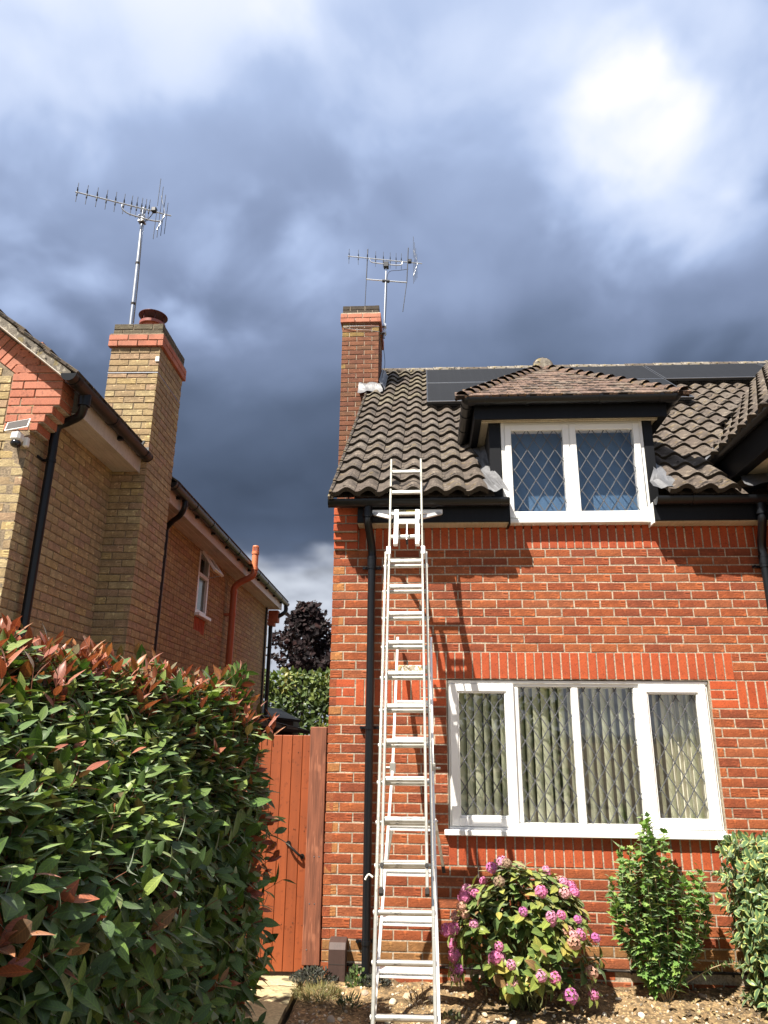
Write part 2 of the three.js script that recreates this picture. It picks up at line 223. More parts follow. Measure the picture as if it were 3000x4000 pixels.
// pieces: [{ geo, m: Matrix4 in the parent's space, k: tone index, s: size }] -> the 300 that show largest are parts, the rest one "stuff" part
function pieces(name, list, kit, parent, max = 300, restName) {
  parent.updateWorldMatrix(true, false); const w = new THREE.Matrix4();
  for (const q of list) { w.multiplyMatrices(parent.matrixWorld, q.m); q.z = shows(w, q.s ?? 1); }
  list.sort((a, b) => b.z - a.z); const rest = [];
  list.forEach((q, i) => {
    if (i < max && (q.z > 0 || list.length <= max)) { const o = mesh(name, q.geo, kit.mats[q.k], parent); o.matrix.copy(q.m); o.matrix.decompose(o.position, o.quaternion, o.scale); } else rest.push(q);
  });
  if (!rest.length) return;
  let n = 0; for (const q of rest) n += q.geo.attributes.position.count;
  const P = new Float32Array(n * 3), N = new Float32Array(n * 3), U = new Float32Array(n * 2), C = new Float32Array(n * 3); let o = 0; const nm = new THREE.Matrix3(), a = V(0, 0, 0);
  for (const q of rest) {
    const p = q.geo.attributes.position, nn = q.geo.attributes.normal, u = q.geo.attributes.uv, t = kit.tones[q.k]; nm.getNormalMatrix(q.m);
    for (let i = 0; i < p.count; i++, o++) { a.fromBufferAttribute(p, i).applyMatrix4(q.m).toArray(P, o * 3); a.fromBufferAttribute(nn, i).applyMatrix3(nm).normalize().toArray(N, o * 3); U[o * 2] = u.getX(i); U[o * 2 + 1] = u.getY(i); C.set(t, o * 3); }
  }
  const g = new THREE.BufferGeometry(); g.setAttribute('position', new THREE.BufferAttribute(P, 3)); g.setAttribute('normal', new THREE.BufferAttribute(N, 3)); g.setAttribute('uv', new THREE.BufferAttribute(U, 2)); g.setAttribute('color', new THREE.BufferAttribute(C, 3));
  mesh(restName ?? 'more_' + name + 's', g, kit.stuff, parent).userData.kind = 'stuff';
}
function brickGeo(w, h, d, seed, bev = 0.003, jit = 0.0014) { // front at z = 0
  const r = mul(seed), j = () => (r() - 0.5) * 2 * jit, x = w / 2, y = h / 2, ox = r() * 3, oy = r() * 3;
  const O = [[-x, -y], [x, -y], [x, y], [-x, y]].map(([a, b]) => [a + j(), b + j(), -bev]), I = O.map(([a, b]) => [a - Math.sign(a) * bev * (0.7 + r() * 0.6), b - Math.sign(b) * bev * (0.7 + r() * 0.6), j() * 0.7]), B = [[-x, -y], [x, -y], [x, y], [-x, y]].map(([a, b]) => [a, b, -d]);
  const F = [I]; for (let i = 0; i < 4; i++) { const k = (i + 1) % 4; F.push([O[i], O[k], I[k], I[i]], [B[i], B[k], O[k], O[i]]); }
  return uvm(poly(F), 1.7, ox, oy);
}
const BG = { S: [], H: [], D: [] };
for (let i = 0; i < 5; i++) { BG.S.push(brickGeo(0.215, 0.0655, 0.06, 10 + i)); BG.H.push(brickGeo(0.1025, 0.0655, 0.06, 30 + i)); BG.D.push(brickGeo(0.0645, 0.2185, 0.06, 50 + i, 0.003, 0.0008)); }
const CH = 0.076434; // height of a course
function brickAt(type, u, v, w, h, o, k, r, frame) { // lower left corner u,v in the wall's plane
  const base = { S: [0.215, 0.0655], H: [0.1025, 0.0655], D: [0.0645, 0.2185] }[type]; const geo = BG[type][Math.floor(r() * 5)];
  const m = TR(u + w / 2 + (r() - 0.5) * 0.002, v + h / 2 + (r() - 0.5) * 0.0016, o + (r() - 0.5) * 0.003, 0, 0, (r() - 0.5) * 0.006, V(w / base[0], h / base[1], 1)); m.premultiply(frame);
  return { geo, m, k, s: w };
}
// =====================================================================
// the ground
// =====================================================================
{
  const g = new THREE.PlaneGeometry(400, 400, 8, 8).rotateX(-Math.PI / 2); g.translate(0, -0.12, 0); structure('ground', uvm(g, 0.5), M.ground, 'wide pale ground round the houses');
  // garden bed along the wall
  const NX = 190, NZ = 110, P = new THREE.PlaneGeometry(6.6, 3.1, NX, NZ).rotateX(-Math.PI / 2); P.translate(3.17, 0, 1.5);
  const p = P.attributes.position;
  for (let i = 0; i < p.count; i++) { const x = p.getX(i), z = p.getZ(i); const y = 0.035 * (1 - sstep(0, 0.7, z)) - 0.01 + (fbm3(x * 3, 0, z * 3, 3, 3) - 0.5) * 0.07 + (fbm3(x * 14, 1, z * 14, 4, 9) - 0.5) * 0.055; p.setY(i, y - (x < -0.1 ? 0.05 : 0)); }
  P.computeVertexNormals(); const u = P.attributes.uv; for (let i = 0; i < p.count; i++) u.setXY(i, p.getX(i) * 0.8, p.getZ(i) * 0.8);
  const soil = structure('garden_soil', P, M.soil, 'dry stony soil of the bed at the foot of the wall');
  const r = mul(77), geos = [0, 1, 2].map((s) => { const q = new THREE.IcosahedronGeometry(1, 1), a = q.attributes.position; for (let i = 0; i < a.count; i++) { const v = V(a.getX(i), a.getY(i), a.getZ(i)), k = 0.72 + 0.5 * vn3(v.x * 1.4 + s * 9, v.y * 1.4, v.z * 1.4, 5); a.setXYZ(i, v.x * k, v.y * k * 0.6, v.z * k); } q.computeVertexNormals(); return q; });
  const pm = [[0.52, 0.44, 0.31], [0.42, 0.34, 0.23], [0.6, 0.54, 0.42], [0.3, 0.24, 0.18]].map((c) => std(...c, { roughness: 0.9 }));
  const soilY = (x, z) => 0.035 * (1 - sstep(0, 0.7, z)) - 0.01 + (fbm3(x * 3, 0, z * 3, 3, 3) - 0.5) * 0.07 + (fbm3(x * 14, 1, z * 14, 4, 9) - 0.5) * 0.055;
  globalThis.soilY = soilY;
  for (let i = 0; i < 170; i++) { const x = -0.05 + r() * 3.5, z = 0.12 + Math.pow(r(), 0.8) * 1.0, s = 0.009 + Math.pow(r(), 3) * 0.022, o = mesh('pebble', geos[i % 3], pm[Math.floor(r() * 4)], soil); o.position.set(x, soilY(x, z) + s * 0.25, z); o.rotation.set(r() * 0.6, r() * 6, r() * 0.6); o.scale.set(s, s * (0.8 + r() * 0.4), s * (0.7 + r() * 0.5)); }
  const n = 3600, im = new THREE.InstancedMesh(geos[0], std(1, 1, 1, { roughness: 0.95 }), n), m4 = new THREE.Matrix4();
  for (let i = 0; i < n; i++) { const x = -0.08 + r() * 5.5, z = 0.03 + r() * 1.7, s = 0.0025 + Math.pow(r(), 3) * 0.009; m4.compose(V(x, soilY(x, z) + s * 0.3, z), new THREE.Quaternion().setFromEuler(new THREE.Euler(r(), r() * 6, r())), V(s, s, s)); im.setMatrixAt(i, m4); const k = 0.14 + r() * 0.42; im.setColorAt(i, col(k, k * 0.84, k * 0.62)); }
  im.name = 'gravel'; im.userData.kind = 'stuff'; im.castShadow = im.receiveShadow = true; soil.add(im);
  // path of slabs to the gate
  const bed = structure('garden_path', bx(-1.3, -0.17, -0.115, -0.045, -0.6, 5.2, 0), std(0.2, 0.16, 0.11, { map: T.soil }), 'path of pale riven slabs leading to the side gate');
  for (let j = 0; j < 7; j++) for (let i = 0; i < 2; i++) { const x0 = -1.26 + i * 0.55, z0 = -0.62 + j * 0.757; const g2 = new THREE.BoxGeometry(0.53, 0.05, 0.735, 12, 1, 14), q = g2.attributes.position; for (let k = 0; k < q.count; k++) { if (q.getY(k) > 0) { const x = q.getX(k) + x0, z = q.getZ(k) + z0, e = Math.min(0.265 - Math.abs(q.getX(k)), 0.3675 - Math.abs(q.getZ(k))); q.setY(k, q.getY(k) + (fbm3(x * 7, 2, z * 9, 4, 33) - 0.5) * 0.022 - (e < 0.01 ? 0.008 : 0)); } } g2.computeVertexNormals(); g2.translate(x0 + 0.28, -0.03, z0 + 0.37); mesh('paving_slab', uvm(g2, 0.9, i * 0.37, j * 0.61), M.slab, bed); }
}

// =====================================================================
// the red brick house
// =====================================================================
const house = thing('brick_house', 'red brick house with brown pantile roof, chimney and black trimmed dormer', 'house');
const Y0 = 3.41086, YJ = (j) => Y0 - CH * j;
{
  // ---- front wall ----
  const WL = part('front_wall', house), zb = -0.22, zf = -0.0032, x1 = 4.2;
  mesh('mortar', merge([bx(0.002, 1.006, -0.25, 3.6, zb, zf, 0), bx(3.196, x1, -0.25, 3.6, zb, zf, 0), bx(1.0061, 3.1959, -0.25, 1.045, zb, zf, 0), bx(1.0061, 3.1959, 2.2645, 3.6, zb, zf, 0)]), M.mortar, WL);
  const I4 = new THREE.Matrix4(), r = mul(5), L = [], D = [];
  const tone = (row) => row >= 41 && row <= 42 ? (r() < 0.75 ? 6 : 4) : Math.floor(Math.pow(r(), 1.15) * 5);
  const bh = 0.0655;
  for (let row = 0; row <= 46; row++) {
    const v = YJ(row + 1) + 0.0055, even = row % 2 === 0; let blocked = []; // [u0,u1] taken
    if (row >= 12 && row <= 14) blocked = [[0.783, 3.415]];
    if (row >= 15 && row <= 17) continue;
    if (row >= 18 && row <= 30) blocked = [[1.0, 3.2]];
    if (row >= 31 && row <= 33) blocked = [[1.0, 3.205]];
    let u = 0; const cuts = [];
    if (even) { cuts.push([0, 0.1025]); u = 0.1125; }
    while (u < x1) { cuts.push([u, u + 0.215]); u += 0.225; }
    for (let [a, b] of cuts) {
      let seg = [[a, b]];
      for (const [p, q] of blocked) seg = seg.flatMap(([s, e]) => (e <= p || s >= q) ? [[s, e]] : [[s, p], [q, e]].filter(([m, n]) => n - m > 0.025));
      for (const [s, e] of seg) { const w = e - s, k = (e - s < 0.12 && s < 0.01 && r() < 0.6) ? 5 : row === 43 ? 1 : tone(row); L.push(brickAt(w > 0.16 ? 'S' : 'H', s, v, w, bh, row === 43 ? -0.004 : 0, k, r, I4)); }
    }
  }
  pieces('brick', L, K.red, WL);
  const soldier = (u0, u1, yb, h = 0.2185, o = 0) => { const n = Math.round((u1 - u0 + 0.01) / 0.0757), p = (u1 - u0 + 0.01) / n; for (let i = 0; i < n; i++) D.push(brickAt('D', u0 + i * p, yb, p - 0.0105, h, o, Math.floor(r() * 4), r, I4)); };
  soldier(0.783, 3.415, YJ(15) + 0.006, 0.2185, 0.001);
  soldier(0.226, 0.775, YJ(18) + 0.006); soldier(3.43, x1, YJ(18) + 0.006);
  soldier(1.002, 3.2, YJ(34) + 0.006);
  soldier(0.226, x1, YJ(0) + 0.006, 0.2185);
  for (const [a, b] of [[0.0, 0.215], [0.785, 1.0], [3.205, 3.42]]) { D.push(brickAt('S', a, YJ(16) + 0.0055, b - a, bh, 0, 0, r, I4), brickAt('S', a, YJ(18) + 0.0055, b - a, bh, 0, 2, r, I4)); const m = (a + b) / 2; D.push(brickAt('H', a, YJ(17) + 0.0055, m - a - 0.005, bh, 0, 1, r, I4), brickAt('H', m + 0.005, YJ(17) + 0.0055, b - m - 0.005, bh, 0, 0, r, I4)); }
  pieces('soldier_brick', D, K.smooth, WL);
  // ---- corbelled kneeler at the corner ----
  const kn = part('kneeler', house), C = [];
  for (let i = 0; i < 6; i++) { const o = Math.min(i + 1, 3) * 0.03, v = YJ(0) + i * CH + 0.0055; const gx = cbox(0.219, bh, 0.12, 0.004); if (i % 3 !== 0 && i !== 3) C.push([gx, 0.109, v, o]); else { const q = cbox(0.1045, bh, 0.12, 0.004); C.push([q, 0.052, v, o], [q, 0.167, v, o]); } }
  C.forEach(([g, x, v, o], i) => mesh('brick', g, K.smooth.mats[i % 4], kn).position.set(x, v + bh / 2, o - 0.06));
  for (let i = 0; i < 6; i++) { const o = Math.min(i + 1, 3) * 0.03 - 0.007; mesh('mortar', bx(0.004, 0.214, YJ(0) + i * CH - 0.003, YJ(0) + (i + 1) * CH, -0.1, o, 0), M.mortar, kn); }
  // ---- gable wall and back of the house ----
  const pitch = 0.811, ridgeZ = -4.28, ridgeY = 7.56, G = part('gable_wall', house);
  const gg = poly([[[0.004, -0.25, zb], [0.004, -0.25, -8.5], [0.004, 3.75, -8.5], [0.004, 7.15, ridgeZ], [0.004, 3.62, zb]].reverse()]); mesh('mortar', uvm(gg), M.mortar, G);
  { const fr = mat4(V(0, 0, -8.5), V(0, 0, 1), V(0, 1, 0), V(-1, 0, 0)), GL = [], rr = mul(91); for (let row = -48; row < 46; row++) { const v = YJ(0) + row * CH + 0.0055; if (v < -0.2) continue; let u = row % 2 ? 0 : -0.1125; for (; u < 8.5; u += 0.225) { const zc = -8.5 + u + 0.11, top = 3.62 + 0.8 * (4.2 - Math.abs(zc + 4.28)); if (v < top - 0.1 && u > -0.01) GL.push(brickAt('S', u, v, Math.min(0.215, 8.5 - u), bh, 0.004, Math.floor(rr() * 5), rr, fr)); } } pieces('brick', GL, K.red, G, 0); }
  mesh('back_wall', bx(-0.0, 7.3, -0.25, 3.75, -8.5, -8.3, 0), M.mortar, house);
  mesh('party_wall', bx(7.3, 7.5, -0.25, 7.0, -8.4, -0.25, 0), M.mortar, house);

  // ---- eaves ----
  const gut = (x0, x1g, y, z) => { const P2 = part('gutter', house); const q = halfRing(0.058, 0.004, x1g - x0); q.rotateY(Math.PI / 2); q.translate(x0, y, z); mesh('channel', uvm(q), M.black, P2); for (const x of [x0 - 0.004, x1g]) { const d = halfDisc(0.06, 0.006); d.rotateY(Math.PI / 2); d.translate(x, y, z); mesh('end_cap', d, M.black, P2); } for (let x = x0 + 0.3; x < x1g - 0.05; x += 0.62) { const b = halfRing(0.063, 0.005, 0.045); b.rotateY(Math.PI / 2); b.translate(x, y, z); mesh('union_bracket', uvm(b), M.black, P2); } return P2; };
  mesh('fascia', bx(0.224, 1.58, 3.622, 3.8, 0.147, 0.168), M.blackW, house); mesh('soffit', bx(0.224, 1.578, 3.616, 3.63, -0.02, 0.146), M.cream, house);
  mesh('fascia', bx(2.852, 4.2, 3.622, 3.8, 0.147, 0.168), M.blackW, house); mesh('soffit', bx(2.854, 4.2, 3.616, 3.63, -0.02, 0.146), M.cream, house);
  mesh('fascia_end', bx(1.581, 1.592, 3.6, 3.79, 0.0, 0.166), M.blackW, house); mesh('fascia_end', bx(2.84, 2.851, 3.6, 3.79, 0.0, 0.166), M.white, house);
  gut(-0.03, 1.575, 3.806, 0.23); gut(2.858, 4.2, 3.806, 0.23);
  // ---- downpipes ----
  const downpipe = (x, neck) => {
    const P2 = part('downpipe', house), z = 0.062;
    mesh('outlet', merge([cyl(0.04, 0.04, 0.1, 18).translate(x - 0.03, 3.71, 0.215), cyl(0.046, 0.046, 0.035, 18).translate(x - 0.03, 3.675, 0.215)]), M.black, P2);
    mesh('swan_neck', tube([V(x - 0.03, 3.69, 0.215), V(x - 0.03, 3.62, 0.212), V(x - 0.02, 3.55, 0.165), V(x - 0.006, 3.45, 0.09), V(x, 3.38, z), V(x, 3.3, z)], 0.036, 28, 16), M.black, P2);
    mesh('pipe', rod(V(x, -0.05, z), V(x, 3.34, z), 0.034, 18), M.black, P2);
    for (const y of [3.235, 1.86, 0.275]) { mesh('clip', merge([cyl(0.039, 0.039, 0.028, 18).translate(x, y, z), bx(x - 0.085, x + 0.085, y - 0.011, y + 0.011, 0.004, 0.02), rod(V(x - 0.072, y, 0.01), V(x - 0.072, y, 0.04), 0.013, 10), rod(V(x + 0.072, y, 0.01), V(x + 0.072, y, 0.04), 0.013, 10)]), M.black, P2); }
    mesh('socket', merge([cyl(0.041, 0.041, 0.07, 18).translate(x, 3.285, z), cyl(0.043, 0.043, 0.02, 18).translate(x, 3.32, z)]), M.black, P2);
  };
  downpipe(0.352); downpipe(3.775);

  // ---- ground floor window ----
  const W = part('window', house), fz = -0.03;
  const frameBars = (x0, x1f, y0, y1, w, z0, z1, p, nm = 'frame') => { const o = 0.0012; mesh(nm, merge([bx(x0, x0 + w, y0, y1, z0, z1, 0.004), bx(x1f - w, x1f, y0, y1, z0, z1, 0.004), bx(x0 + w, x1f - w, y0, y0 + w, z0, z1 - o, 0.004), bx(x0 + w, x1f - w, y1 - w, y1, z0, z1 - o, 0.004)]), M.white, p); };
  frameBars(1.012, 3.19, 1.082, 2.256, 0.05, -0.1, fz, W);
  for (const x of [1.555, 2.058, 2.578]) mesh('mullion', bx(x, x + 0.062, 1.133, 2.205, -0.095, fz - 0.004, 0.008), M.white, W);
  mesh('head_trim', bx(1.01, 3.192, 2.232, 2.257, -0.05, fz + 0.012, 0.003), M.white, W);
  mesh('sill', bx(0.968, 3.225, 1.04, 1.082, -0.11, 0.055, 0.006), M.white, W); mesh('sill', bx(1.008, 3.194, 1.0822, 1.098, -0.1, -0.012, 0.005), M.white, W);
  for (const [a, b] of [[1.03, 1.572], [2.62, 3.17]]) { frameBars(a, b, 1.105, 2.228, 0.064, -0.085, fz + 0.018, W, 'sash'); frameBars(a + 0.064, b - 0.064, 1.169, 2.164, 0.014, -0.06, fz + 0.006, W, 'bead'); }
  const lattice = (x0, x1p, y0, y1, z, pw, ph, p, off = 0) => {
    const cl = (xa, ya, xb, yb) => { let t0 = 0, t1 = 1; const dx = xb - xa, dy = yb - ya; for (const [q, d] of [[-dx, xa - x0], [dx, x1p - xa], [-dy, ya - y0], [dy, y1 - ya]]) { if (q === 0) { if (d < 0) return null; } else { const k = d / q; if (q < 0) t0 = Math.max(t0, k); else t1 = Math.min(t1, k); } } return t0 < t1 ? [xa + dx * t0, ya + dy * t0, xa + dx * t1, ya + dy * t1] : null; };
    const H = y1 - y0, sx = H / ph * pw, nodes = [];
    for (let s = -40; s < 40; s++) { const c = x0 + off + s * pw; for (const q of [1, -1]) { const k = cl(c, y0, c + q * sx, y1); if (k && Math.hypot(k[2] - k[0], k[3] - k[1]) > 0.03) mesh('lead_strip', bar(V(k[0], k[1], z + (q > 0 ? 0 : 0.0012)), V(k[2], k[3], z + (q > 0 ? 0 : 0.0012)), 0.0085, 0.003, V(0, 0, 1), 0.001), M.leadS, p); } }
    for (let i = -2; i < 20; i++) for (let j = 0; j < 40; j++) { const x = x0 + off + i * pw * 0.5, y = y0 + j * ph * 0.5; if ((i + j) % 2 === 0 && x > x0 + 0.01 && x < x1p - 0.01 && y > y0 + 0.01 && y < y1 - 0.01) nodes.push(new THREE.SphereGeometry(0.0065, 8, 5).toNonIndexed().scale(1, 1, 0.4).translate(x, y, z + 0.003)); }
    if (nodes.length) mesh('solder_dots', merge(nodes), M.leadS, p);
  };
  for (const [a, b, c, d] of [[1.1, 1.497, 1.19, 2.153], [1.612, 2.056, 1.135, 2.203], [2.122, 2.576, 1.135, 2.203], [2.69, 3.1, 1.19, 2.153]]) { mesh('pane', bx(a - 0.008, b + 0.008, c - 0.008, d + 0.008, -0.062, -0.058, 0), M.glass, W); mesh('pane', bx(a - 0.006, b + 0.006, c - 0.006, d + 0.006, -0.086, -0.082, 0), M.glass, W); lattice(a, b, c, d, -0.0555, 0.131, 0.209, W, 0.045); }
  // room behind
  mesh('room', merge([bx(0.3, 4.0, -0.2, 2.6, -3.2, -3.1, 0), bx(0.2, 0.3, -0.2, 2.6, -3.2, -0.225, 0), bx(4.0, 4.1, -0.2, 2.6, -3.2, -0.225, 0), bx(0.2, 4.1, 2.5, 2.6, -3.1, -0.225, 0), bx(0.3, 4.0, -0.1, 0, -3.1, -0.225, 0)]), M.room, house);

  // ---- dormer ----
  const DM = part('dormer', house), DW = part('dormer_window', house);
  mesh('front_post', bx(1.445, 1.552, 3.72, 4.655, -0.06, 0.02), M.blackW, DM); mesh('front_post', bx(2.882, 2.965, 3.72, 4.655, -0.06, 0.02), M.blackW, DM);
  for (const [x0, x1q] of [[1.446, 1.47], [2.94, 2.964]]) mesh('cheek', uvm(poly([[[x0, 3.7, -0.06], [x0, 4.66, -1.2], [x0, 4.66, -0.06]], [[x1q, 3.7, -0.06], [x1q, 4.66, -0.06], [x1q, 4.66, -1.2]], [[x0, 3.7, -0.06], [x1q, 3.7, -0.06], [x1q, 4.66, -1.2], [x0, 4.66, -1.2]]])), M.blackW, DM);
  mesh('soffit', bx(1.3755, 3.0115, 4.656, 4.668, -1.1, 0.098, 0.001), M.cream, DM);
  mesh('soffit_bead', bx(1.36, 3.03, 4.645, 4.6558, 0.02, 0.05, 0.002), M.cream, DM);
  mesh('fascia', bx(1.305, 3.082, 4.64, 4.81, 0.099, 0.12), M.blackW, DM); mesh('fascia', bx(1.3045, 1.375, 4.64, 4.81, -0.86, 0.0985), M.blackW, DM); mesh('fascia', bx(3.012, 3.0825, 4.64, 4.81, -0.86, 0.0985), M.blackW, DM);
  { const P2 = part('dormer_gutter', house), y = 4.818, zc = 0.18, xl = 1.245, xr = 3.14; const a = halfRing(0.058, 0.004, xr - xl); a.rotateY(Math.PI / 2); a.translate(xl, y, zc); mesh('channel', uvm(a), M.black, P2);
    for (const x of [xl, xr]) { const b = halfRing(0.058, 0.004, 0.98); b.translate(x, y, -0.8); mesh('channel', uvm(b), M.black, P2); const el = new THREE.SphereGeometry(0.0605, 20, 10, 0, Math.PI * 2, Math.PI / 2, Math.PI / 2).toNonIndexed(); el.translate(x, y + 0.002, zc); mesh('corner', el, M.black, P2); const d = halfDisc(0.06, 0.006); d.translate(x, y, -0.806); mesh('end_cap', d, M.black, P2); for (const z of [-0.15, -0.5, 0.05]) { const u = halfRing(0.0635, 0.005, 0.04); u.translate(x, y, z); mesh('union_bracket', uvm(u), M.black, P2); } }
    for (const x of [1.4, 1.78, 2.45, 3.0]) { const u = halfRing(0.0635, 0.005, 0.035); u.rotateY(Math.PI / 2); u.translate(x, y, zc); mesh('union_bracket', uvm(u), M.black, P2); } }
  frameBars(1.556, 2.878, 3.66, 4.652, 0.038, -0.075, 0.012, DW);
  mesh('sill', bx(1.556, 2.9, 3.632, 3.672, -0.08, 0.085, 0.006), M.white, DW);
  for (const [a, b] of [[1.592, 2.188], [2.196, 2.842]]) { frameBars(a, b, 3.7, 4.62, 0.058, -0.06, 0.03, DW, 'sash'); }
  mesh('mullion', bx(2.172, 2.214, 3.699, 4.613, -0.07, 0.02, 0.004), M.white, DW);
  for (const [a, b] of [[1.65, 2.13], [2.254, 2.784]]) { mesh('pane', bx(a - 0.006, b + 0.006, 3.75, 4.57, 0.0, 0.004, 0), M.glass, DW); mesh('pane', bx(a - 0.004, b + 0.004, 3.752, 4.568, -0.024, -0.02, 0), M.glass, DW); lattice(a, b, 3.758, 4.562, 0.006, 0.128, 0.205, DW, 0.02); }
  mesh('sky_tint_sheet', bx(1.6, 2.84, 3.68, 4.64, -0.2, -0.196, 0), M.skyTint, DW);  // added sheet behind the panes, its blue stands in for reflected sky
  mesh('attic_room', merge([bx(1.472, 2.938, 3.63, 4.655, -0.9, -0.86, 0), bx(1.472, 1.5, 3.63, 4.655, -0.86, -0.08, 0), bx(2.91, 2.938, 3.63, 4.655, -0.86, -0.08, 0), bx(1.5, 2.91, 3.6, 3.63, -0.86, -0.08, 0)]), M.roomD, DW);
  // dormer roof: hipped front of thin plain tiles, sides
  const ap = V(2.205, 5.86, -1.2), zb2 = -2.3, yE = 4.815;
  mesh('roof_boarding', uvm(poly([[[1.2, yE, 0.2], [3.21, yE, 0.2], [ap.x, ap.y, ap.z]], [[1.2, yE, 0.2], [ap.x, ap.y, ap.z], [ap.x, ap.y, zb2], [1.2, yE, -0.9]], [[3.21, yE, 0.2], [3.21, yE, -0.9], [ap.x, ap.y, zb2], [ap.x, ap.y, ap.z]]])), K.plain.mats[1], DM);
  { const U = V(0, ap.y - yE, ap.z - 0.2), len = U.length(); U.normalize(); const A = V(1, 0, 0), N = A.clone().cross(U), rr = mul(8), g = [0, 1, 2].map((s) => { const q = cbox(0.163, 0.24, 0.036, 0.004); return uvm(q, 0.9, s * 0.37, s * 0.21); }), gauge = 0.143, DT = [];
    for (let k = 0; k < 12; k++) { const t = k * gauge, hw = 1.005 * (1 - t / len) - 0.02; for (let i = -8; i <= 8; i++) { const x = (i + (k % 2) * 0.5) * 0.166; if (Math.abs(x) > hw + 0.03) continue; const fr = mat4(V(ap.x + x, yE, 0.2).addScaledVector(U, t + 0.09).addScaledVector(N, 0.02), A, U, N); fr.multiply(TR(0, 0, (rr() - 0.5) * 0.006, -0.05 + (rr() - 0.5) * 0.02, 0, (rr() - 0.5) * 0.02)); DT.push({ geo: g[Math.floor(rr() * 3)], m: fr, k: Math.floor(rr() * 4), s: 0.16 }); } }
    pieces('plain_tile', DT, K.plain, DM);
    for (const sgn of [-1, 1]) { const a = V(ap.x + sgn * 1.0, yE, 0.19), b = ap.clone(), d = b.clone().sub(a), L2 = d.length(); d.normalize(); const up = V(sgn * 0.35, 0.8, 0.45).normalize(), x = d.clone().cross(up).normalize(), z = x.clone().cross(d); const q = new THREE.CylinderGeometry(0.05, 0.075, 0.2, 12, 1, true, -Math.PI / 2, Math.PI); const th = uvm(q); for (let i = 0; i < 13; i++) { const o = mesh('hip_tile', th, K.plain.mats[i % 4], DM); o.applyMatrix4(mat4(a.clone().addScaledVector(d, (i + 0.5) * L2 / 13).addScaledVector(up, 0.008), x, d, z).multiply(TR(0, 0, 0, -0.06 + (rr() - 0.5) * 0.04, 0, (rr() - 0.5) * 0.08))); } }
    const rt = new THREE.CylinderGeometry(0.12, 0.12, 0.45, 16, 1, false, -Math.PI / 2, Math.PI); for (let i = 0; i < 3; i++) { const o = mesh('ridge_tile', uvm(rt.clone()), K.tile.mats[i], DM); o.rotation.x = -Math.PI / 2; o.position.set(ap.x, ap.y + 0.005, ap.z + 0.06 - i * 0.44 - 0.2); o.rotation.set(-Math.PI / 2, 0, 0); }
    mesh('ridge_end_mortar', uvm(new THREE.SphereGeometry(0.112, 16, 8, 0, Math.PI * 2, 0, Math.PI / 2).rotateX(Math.PI / 2).scale(1, 1, 0.18).translate(ap.x, ap.y + 0.01, ap.z + 0.085)), M.cement, DM); }
  // ---- lead aprons at the foot of the dormer ----
  const apron = (rows) => { const P = [], n = rows.length; const rr = mul(44); const pts = rows.map((q) => { const o = []; for (let i = 0; i <= 8; i++) { const t = i / 8; o.push([lerp(q[0][0], q[1][0], t) + (rr() - 0.5) * 0.008, lerp(q[0][1], q[1][1], t) + Math.sin(t * 9 + q[0][1] * 20) * 0.014 + (rr() - 0.5) * 0.01, lerp(q[0][2], q[1][2], t) + (rr() - 0.5) * 0.01]); } return o; }); const pos = [], idx = []; pts.forEach((o) => o.forEach((p) => pos.push(...p))); for (let j = 0; j < n - 1; j++) for (let i = 0; i < 8; i++) { const a = j * 9 + i; idx.push(a, a + 1, a + 10, a, a + 10, a + 9); } const g = new THREE.BufferGeometry(); g.setAttribute('position', new THREE.BufferAttribute(new Float32Array(pos), 3)); g.setIndex(idx); g.computeVertexNormals(); return uvm(g); };
  const RY = (z) => 3.806 + pitch * (0.375 - z);
  mesh('lead_apron', apron([[[1.30, RY(-0.6) + 0.035, -0.6], [1.45, RY(-0.6) + 0.1, -0.6]], [[1.31, RY(-0.3) + 0.03, -0.3], [1.45, RY(-0.3) + 0.1, -0.3]], [[1.33, RY(-0.05) + 0.03, -0.05], [1.46, RY(-0.05) + 0.09, -0.05]], [[1.35, RY(0.12) + 0.03, 0.12], [1.52, RY(0.12) + 0.06, 0.1]], [[1.37, RY(0.24) + 0.02, 0.24], [1.57, RY(0.24) + 0.03, 0.2]], [[1.39, RY(0.33) + 0.02, 0.33], [1.58, RY(0.33) + 0.03, 0.3]]]), M.lead, DM);
  mesh('lead_apron', apron([[[2.965, RY(-0.6) + 0.1, -0.6], [3.1, RY(-0.6) + 0.035, -0.6]], [[2.965, RY(-0.2) + 0.1, -0.2], [3.08, RY(-0.2) + 0.03, -0.2]], [[2.93, RY(0.05) + 0.08, 0.05], [3.06, RY(0.05) + 0.03, 0.05]], [[2.84, RY(0.2) + 0.05, 0.18], [3.04, RY(0.2) + 0.03, 0.22]], [[2.83, RY(0.3) + 0.03, 0.29], [3.06, RY(0.34) + 0.02, 0.34]]]), M.lead, DM);

  // ---- main roof ----
  const RF = part('roof', house), U = V(0, pitch, -1).normalize(), A = V(1, 0, 0), N = A.clone().cross(U), E0 = V(0, RY(0.345), 0.345);
  const deck = (x0, x1r, z0, z1) => [[x0, RY(z0) - 0.05, z0], [x1r, RY(z0) - 0.05, z0], [x1r, RY(z1) - 0.05, z1], [x0, RY(z1) - 0.05, z1]];
  const xw = 3.62; mesh('deck', uvm(poly([deck(-0.02, 1.45, 0.3, ridgeZ), deck(2.96, xw, 0.3, ridgeZ), deck(1.45, 2.96, -1.3, ridgeZ), deck(xw, 7.3, -0.3, ridgeZ)])), K.tile.mats[3], RF);
  mesh('back_slope', uvm(poly([[[-0.02, 7.55, ridgeZ], [7.3, 7.55, ridgeZ], [7.3, 3.8, -8.9], [-0.02, 3.8, -8.9]]])), K.tile.mats[1], RF);
  const pw = 0.196, ga = 0.31, th = 0.036;
